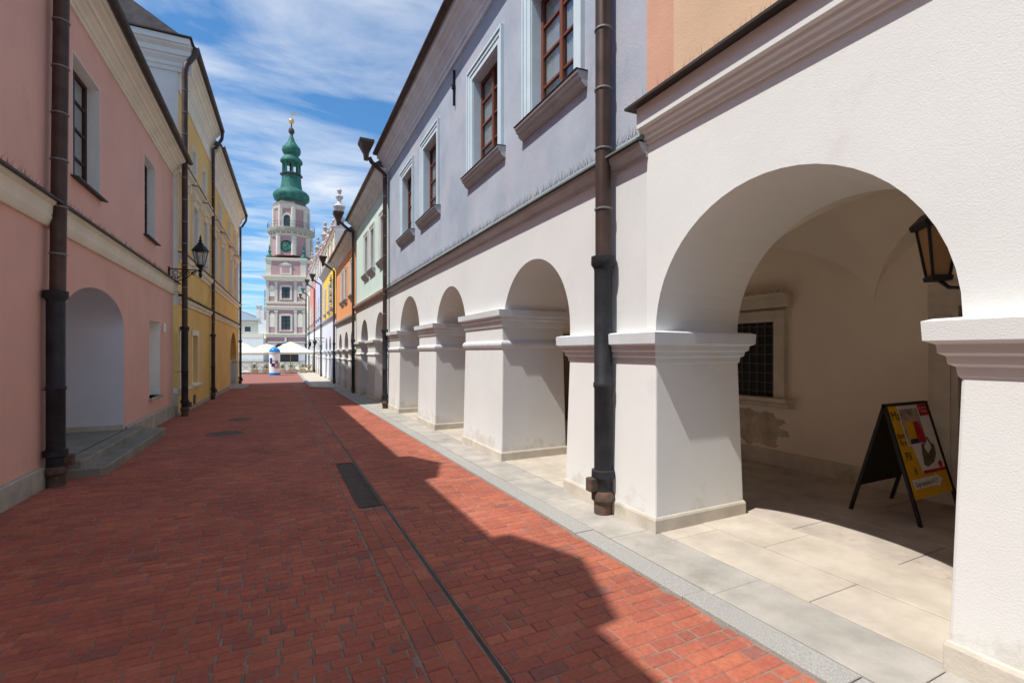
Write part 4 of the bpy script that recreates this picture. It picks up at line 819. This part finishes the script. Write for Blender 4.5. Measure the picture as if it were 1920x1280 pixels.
for k in range(40):
    a, b = [2 * math.pi * q / 40 for q in (k, k + 1)]; pa = (c0.x + 4.9 * math.cos(a), c0.y + 4.9 * math.sin(a)); pb = (c0.x + 4.9 * math.cos(b), c0.y + 4.9 * math.sin(b))
    rl.tube([(*pa, Z(434)), (*pa, Z(434) + 1.2)], .025, 4)
    for h in (.6, 1.2): rl.tube([(*pa, Z(434) + h), (*pb, Z(434) + h)], .03, 4)
rl.build('balcony_railing', 'black', TW)
octo('upper_stage', 'mauve', [(3.45, Z(434)), (3.45, Z(393))]); octo('upper_cornice', 'tower_trim', [(3.5, Z(398)), (3.75, Z(396)), (3.8, Z(392)), (3.9, Z(391.5)), (3.9, Z(390))])
# arched balcony door and clock on the front
dn = MB(TF); of = .0 - HW + 3.22
dn.loops([[(-.75, o_, Z(434)), (.75, o_, Z(434))] + [(.75 * math.cos(math.pi * k / 10), o_, Z(416) + .75 * math.sin(math.pi * k / 10)) for k in range(11)] for o_ in (of, of + .1)]); do = dn.build('balcony_door', MATS['far_glass'], TW)
fr2 = MB(TF)
fr2.tube([(-.85, of + .1, Z(434)), (-.85, of + .1, Z(416))] + [(-.85 * math.cos(math.pi * k / 10), of + .1, Z(416) + .85 * math.sin(math.pi * k / 10)) for k in range(11)] + [(.85, of + .1, Z(434))], .2, 6); fr2.build('door_surround', 'tower_trim', do)
ck = MB(TF); oc = -HW + 3.85
ck.loops([[(r * math.cos(2 * math.pi * k / 32), o_, Z(468) + r * math.sin(2 * math.pi * k / 32)) for k in range(32)] for r, o_ in ((1.25, oc), (1.25, oc + .1), (1.1, oc + .12), (1.08, oc + .06))]); cko = ck.build('clock_ring', 'black', TW)
MB(TF).loops([[(1.08 * math.cos(2 * math.pi * k / 32), o_, Z(468) + 1.08 * math.sin(2 * math.pi * k / 32)) for k in range(32)] for o_ in (oc + .02, oc + .07)]).build('clock_face', 'patina', cko)
hands = MB(TF); hands.tube([(0, oc + .1, Z(468)), (.35, oc + .1, Z(468) + .75)], .05, 4); hands.tube([(0, oc + .1, Z(468)), (-.5, oc + .1, Z(468) + .2)], .06, 4); hands.build('clock_hands', 'gold', cko)
# copper helmet
octo('skirt_roof', 'tile', [(3.95, Z(390)), (3.0, Z(381)), (2.7, Z(380))])
octo('helmet_bulb', 'patina', [(2.7, Z(382)), (3.0, Z(380)), (3.6, Z(376)), (3.85, Z(371)), (3.8, Z(366)), (3.3, Z(361)), (2.6, Z(357.5)), (2.35, Z(356)), (2.3, Z(354)), (2.1, Z(345)), (2.0, Z(333)), (2.0, Z(331))], n=16, smooth=True)
octo('helmet_cornice', 'tin', [(2.0, Z(332)), (2.4, Z(330)), (2.4, Z(328)), (1.8, Z(327))])
for k in range(8): oct_post(1.75, k, .2, Z(328), Z(306), 'lantern_post', 'patina')
octo('lantern_floor', 'patina', [(1.9, Z(328)), (1.9, Z(326))]); octo('lantern_core', 'dark', [(.35, Z(328)), (.35, Z(306))])
octo('lantern_roof', 'patina', [(1.85, Z(307)), (2.35, Z(305)), (2.35, Z(302)), (1.9, Z(297)), (1.4, Z(293)), (1.35, Z(291)), (1.75, Z(289)), (2.0, Z(284)), (1.9, Z(278)), (1.3, Z(272)), (.75, Z(265)), (.4, Z(256)), (.3, Z(252))], n=16, smooth=True)
octo('finial_basket', 'tin', [(.2, Z(253)), (.65, Z(248)), (.6, Z(243)), (.15, Z(238)), (.12, Z(232))], n=8); octo('ball', 'gold', [(.15, Z(232)), (.5, Z(230)), (.62, Z(227)), (.5, Z(224)), (.12, Z(222))], n=14, smooth=True)
vn = MB(TF); vn.tube([(0, -HW, Z(223)), (0, -HW, Z(208))], .05, 5); vn.box(.05, 1.3, -HW - .03, -HW + .03, Z(215), Z(211)); vn.build('weather_vane', 'stone', TW)
# town hall wing
WG = thing('town_hall_wing', 'cream town hall wing with grey hipped roof left of the tower', 'building')
def wb(name, m, s0, s1, o0, o1, z0, z1, par=WG): return MB(TF).box(s0, s1, o0, o1, z0, z1).build(name, m, par)
wb('wall', 'cream', -34, -HW - .1, -12, -1, gz, tz(601))
wb('lower_wall', 'white_low', -34, -HW + .0, -1, 1.5, gz, tz(634)); wb('parapet', 'cream', -34, -HW, 1.2, 1.55, tz(634), tz(626)); wb('side_buttress', 'white_low', -HW - 1.6, -HW - .02, -1, -.2, tz(634), tz(600))
MB(TF).loops([[(-34, 0, tz(601)), (-5.2, 0, tz(601)), (-5.2, -12, tz(601)), (-34, -12, tz(601))], [(-32, -5.5, tz(574)), (-13, -5.5, tz(574)), (-13, -6.5, tz(574)), (-32, -6.5, tz(574))]]).build('roof', 'slate', WG)
wb('eaves', 'trim_grey', -34, -4.9, -12, -.6, tz(602), tz(600.6))
for s in (-8.1, -13.5, -19): 
    w_ = wb('window', 'trim_white', s - .95, s + .95, -1, -.93, tz(623), tz(611)); wb('pane', MATS['far_glass'], s - .6, s + .6, -.95, -.9, tz(621.5), tz(612.5), w_)
for s, top in ((-6.7, 572), (-5.9, 580)): wb('chimney', 'trim_white', s - .45, s + .45, -4, -3, tz(605), tz(top)); 
wb('chimney_cap', 'trim_white', -7.3, -6.1, -4.2, -2.8, tz(572), tz(571))
mast = thing('lattice_mast', 'distant thin lattice radio mast behind the town hall wing', 'mast'); mm = MB()
bx, by = -6.6, 260
def mz(v): return EYE + (660 - v) / F * (bx * math.sin(YAW) + by * math.cos(YAW))
for a, b in ((-1, -1), (1, -1), (1, 1), (-1, 1)): mm.tube([(bx + a * .9, by + b * .9, -1), (bx + a * .15, by + b * .15, mz(543))], .1, 4)
for k in range(16):
    t0, t1 = k / 16, (k + 1) / 16; z_0, z_1 = -1 + (mz(543) + 1) * t0, -1 + (mz(543) + 1) * t1; w0, w1 = .9 - .75 * t0, .9 - .75 * t1
    mm.tube([(bx - w0, by - w0, z_0), (bx + w1, by - w1, z_1)], .06, 4); mm.tube([(bx + w0, by - w0, z_0), (bx - w1, by - w1, z_1)], .06, 4)
mm.build('lattice', mat('far_steel', (.25, .32, .4), .6), mast)
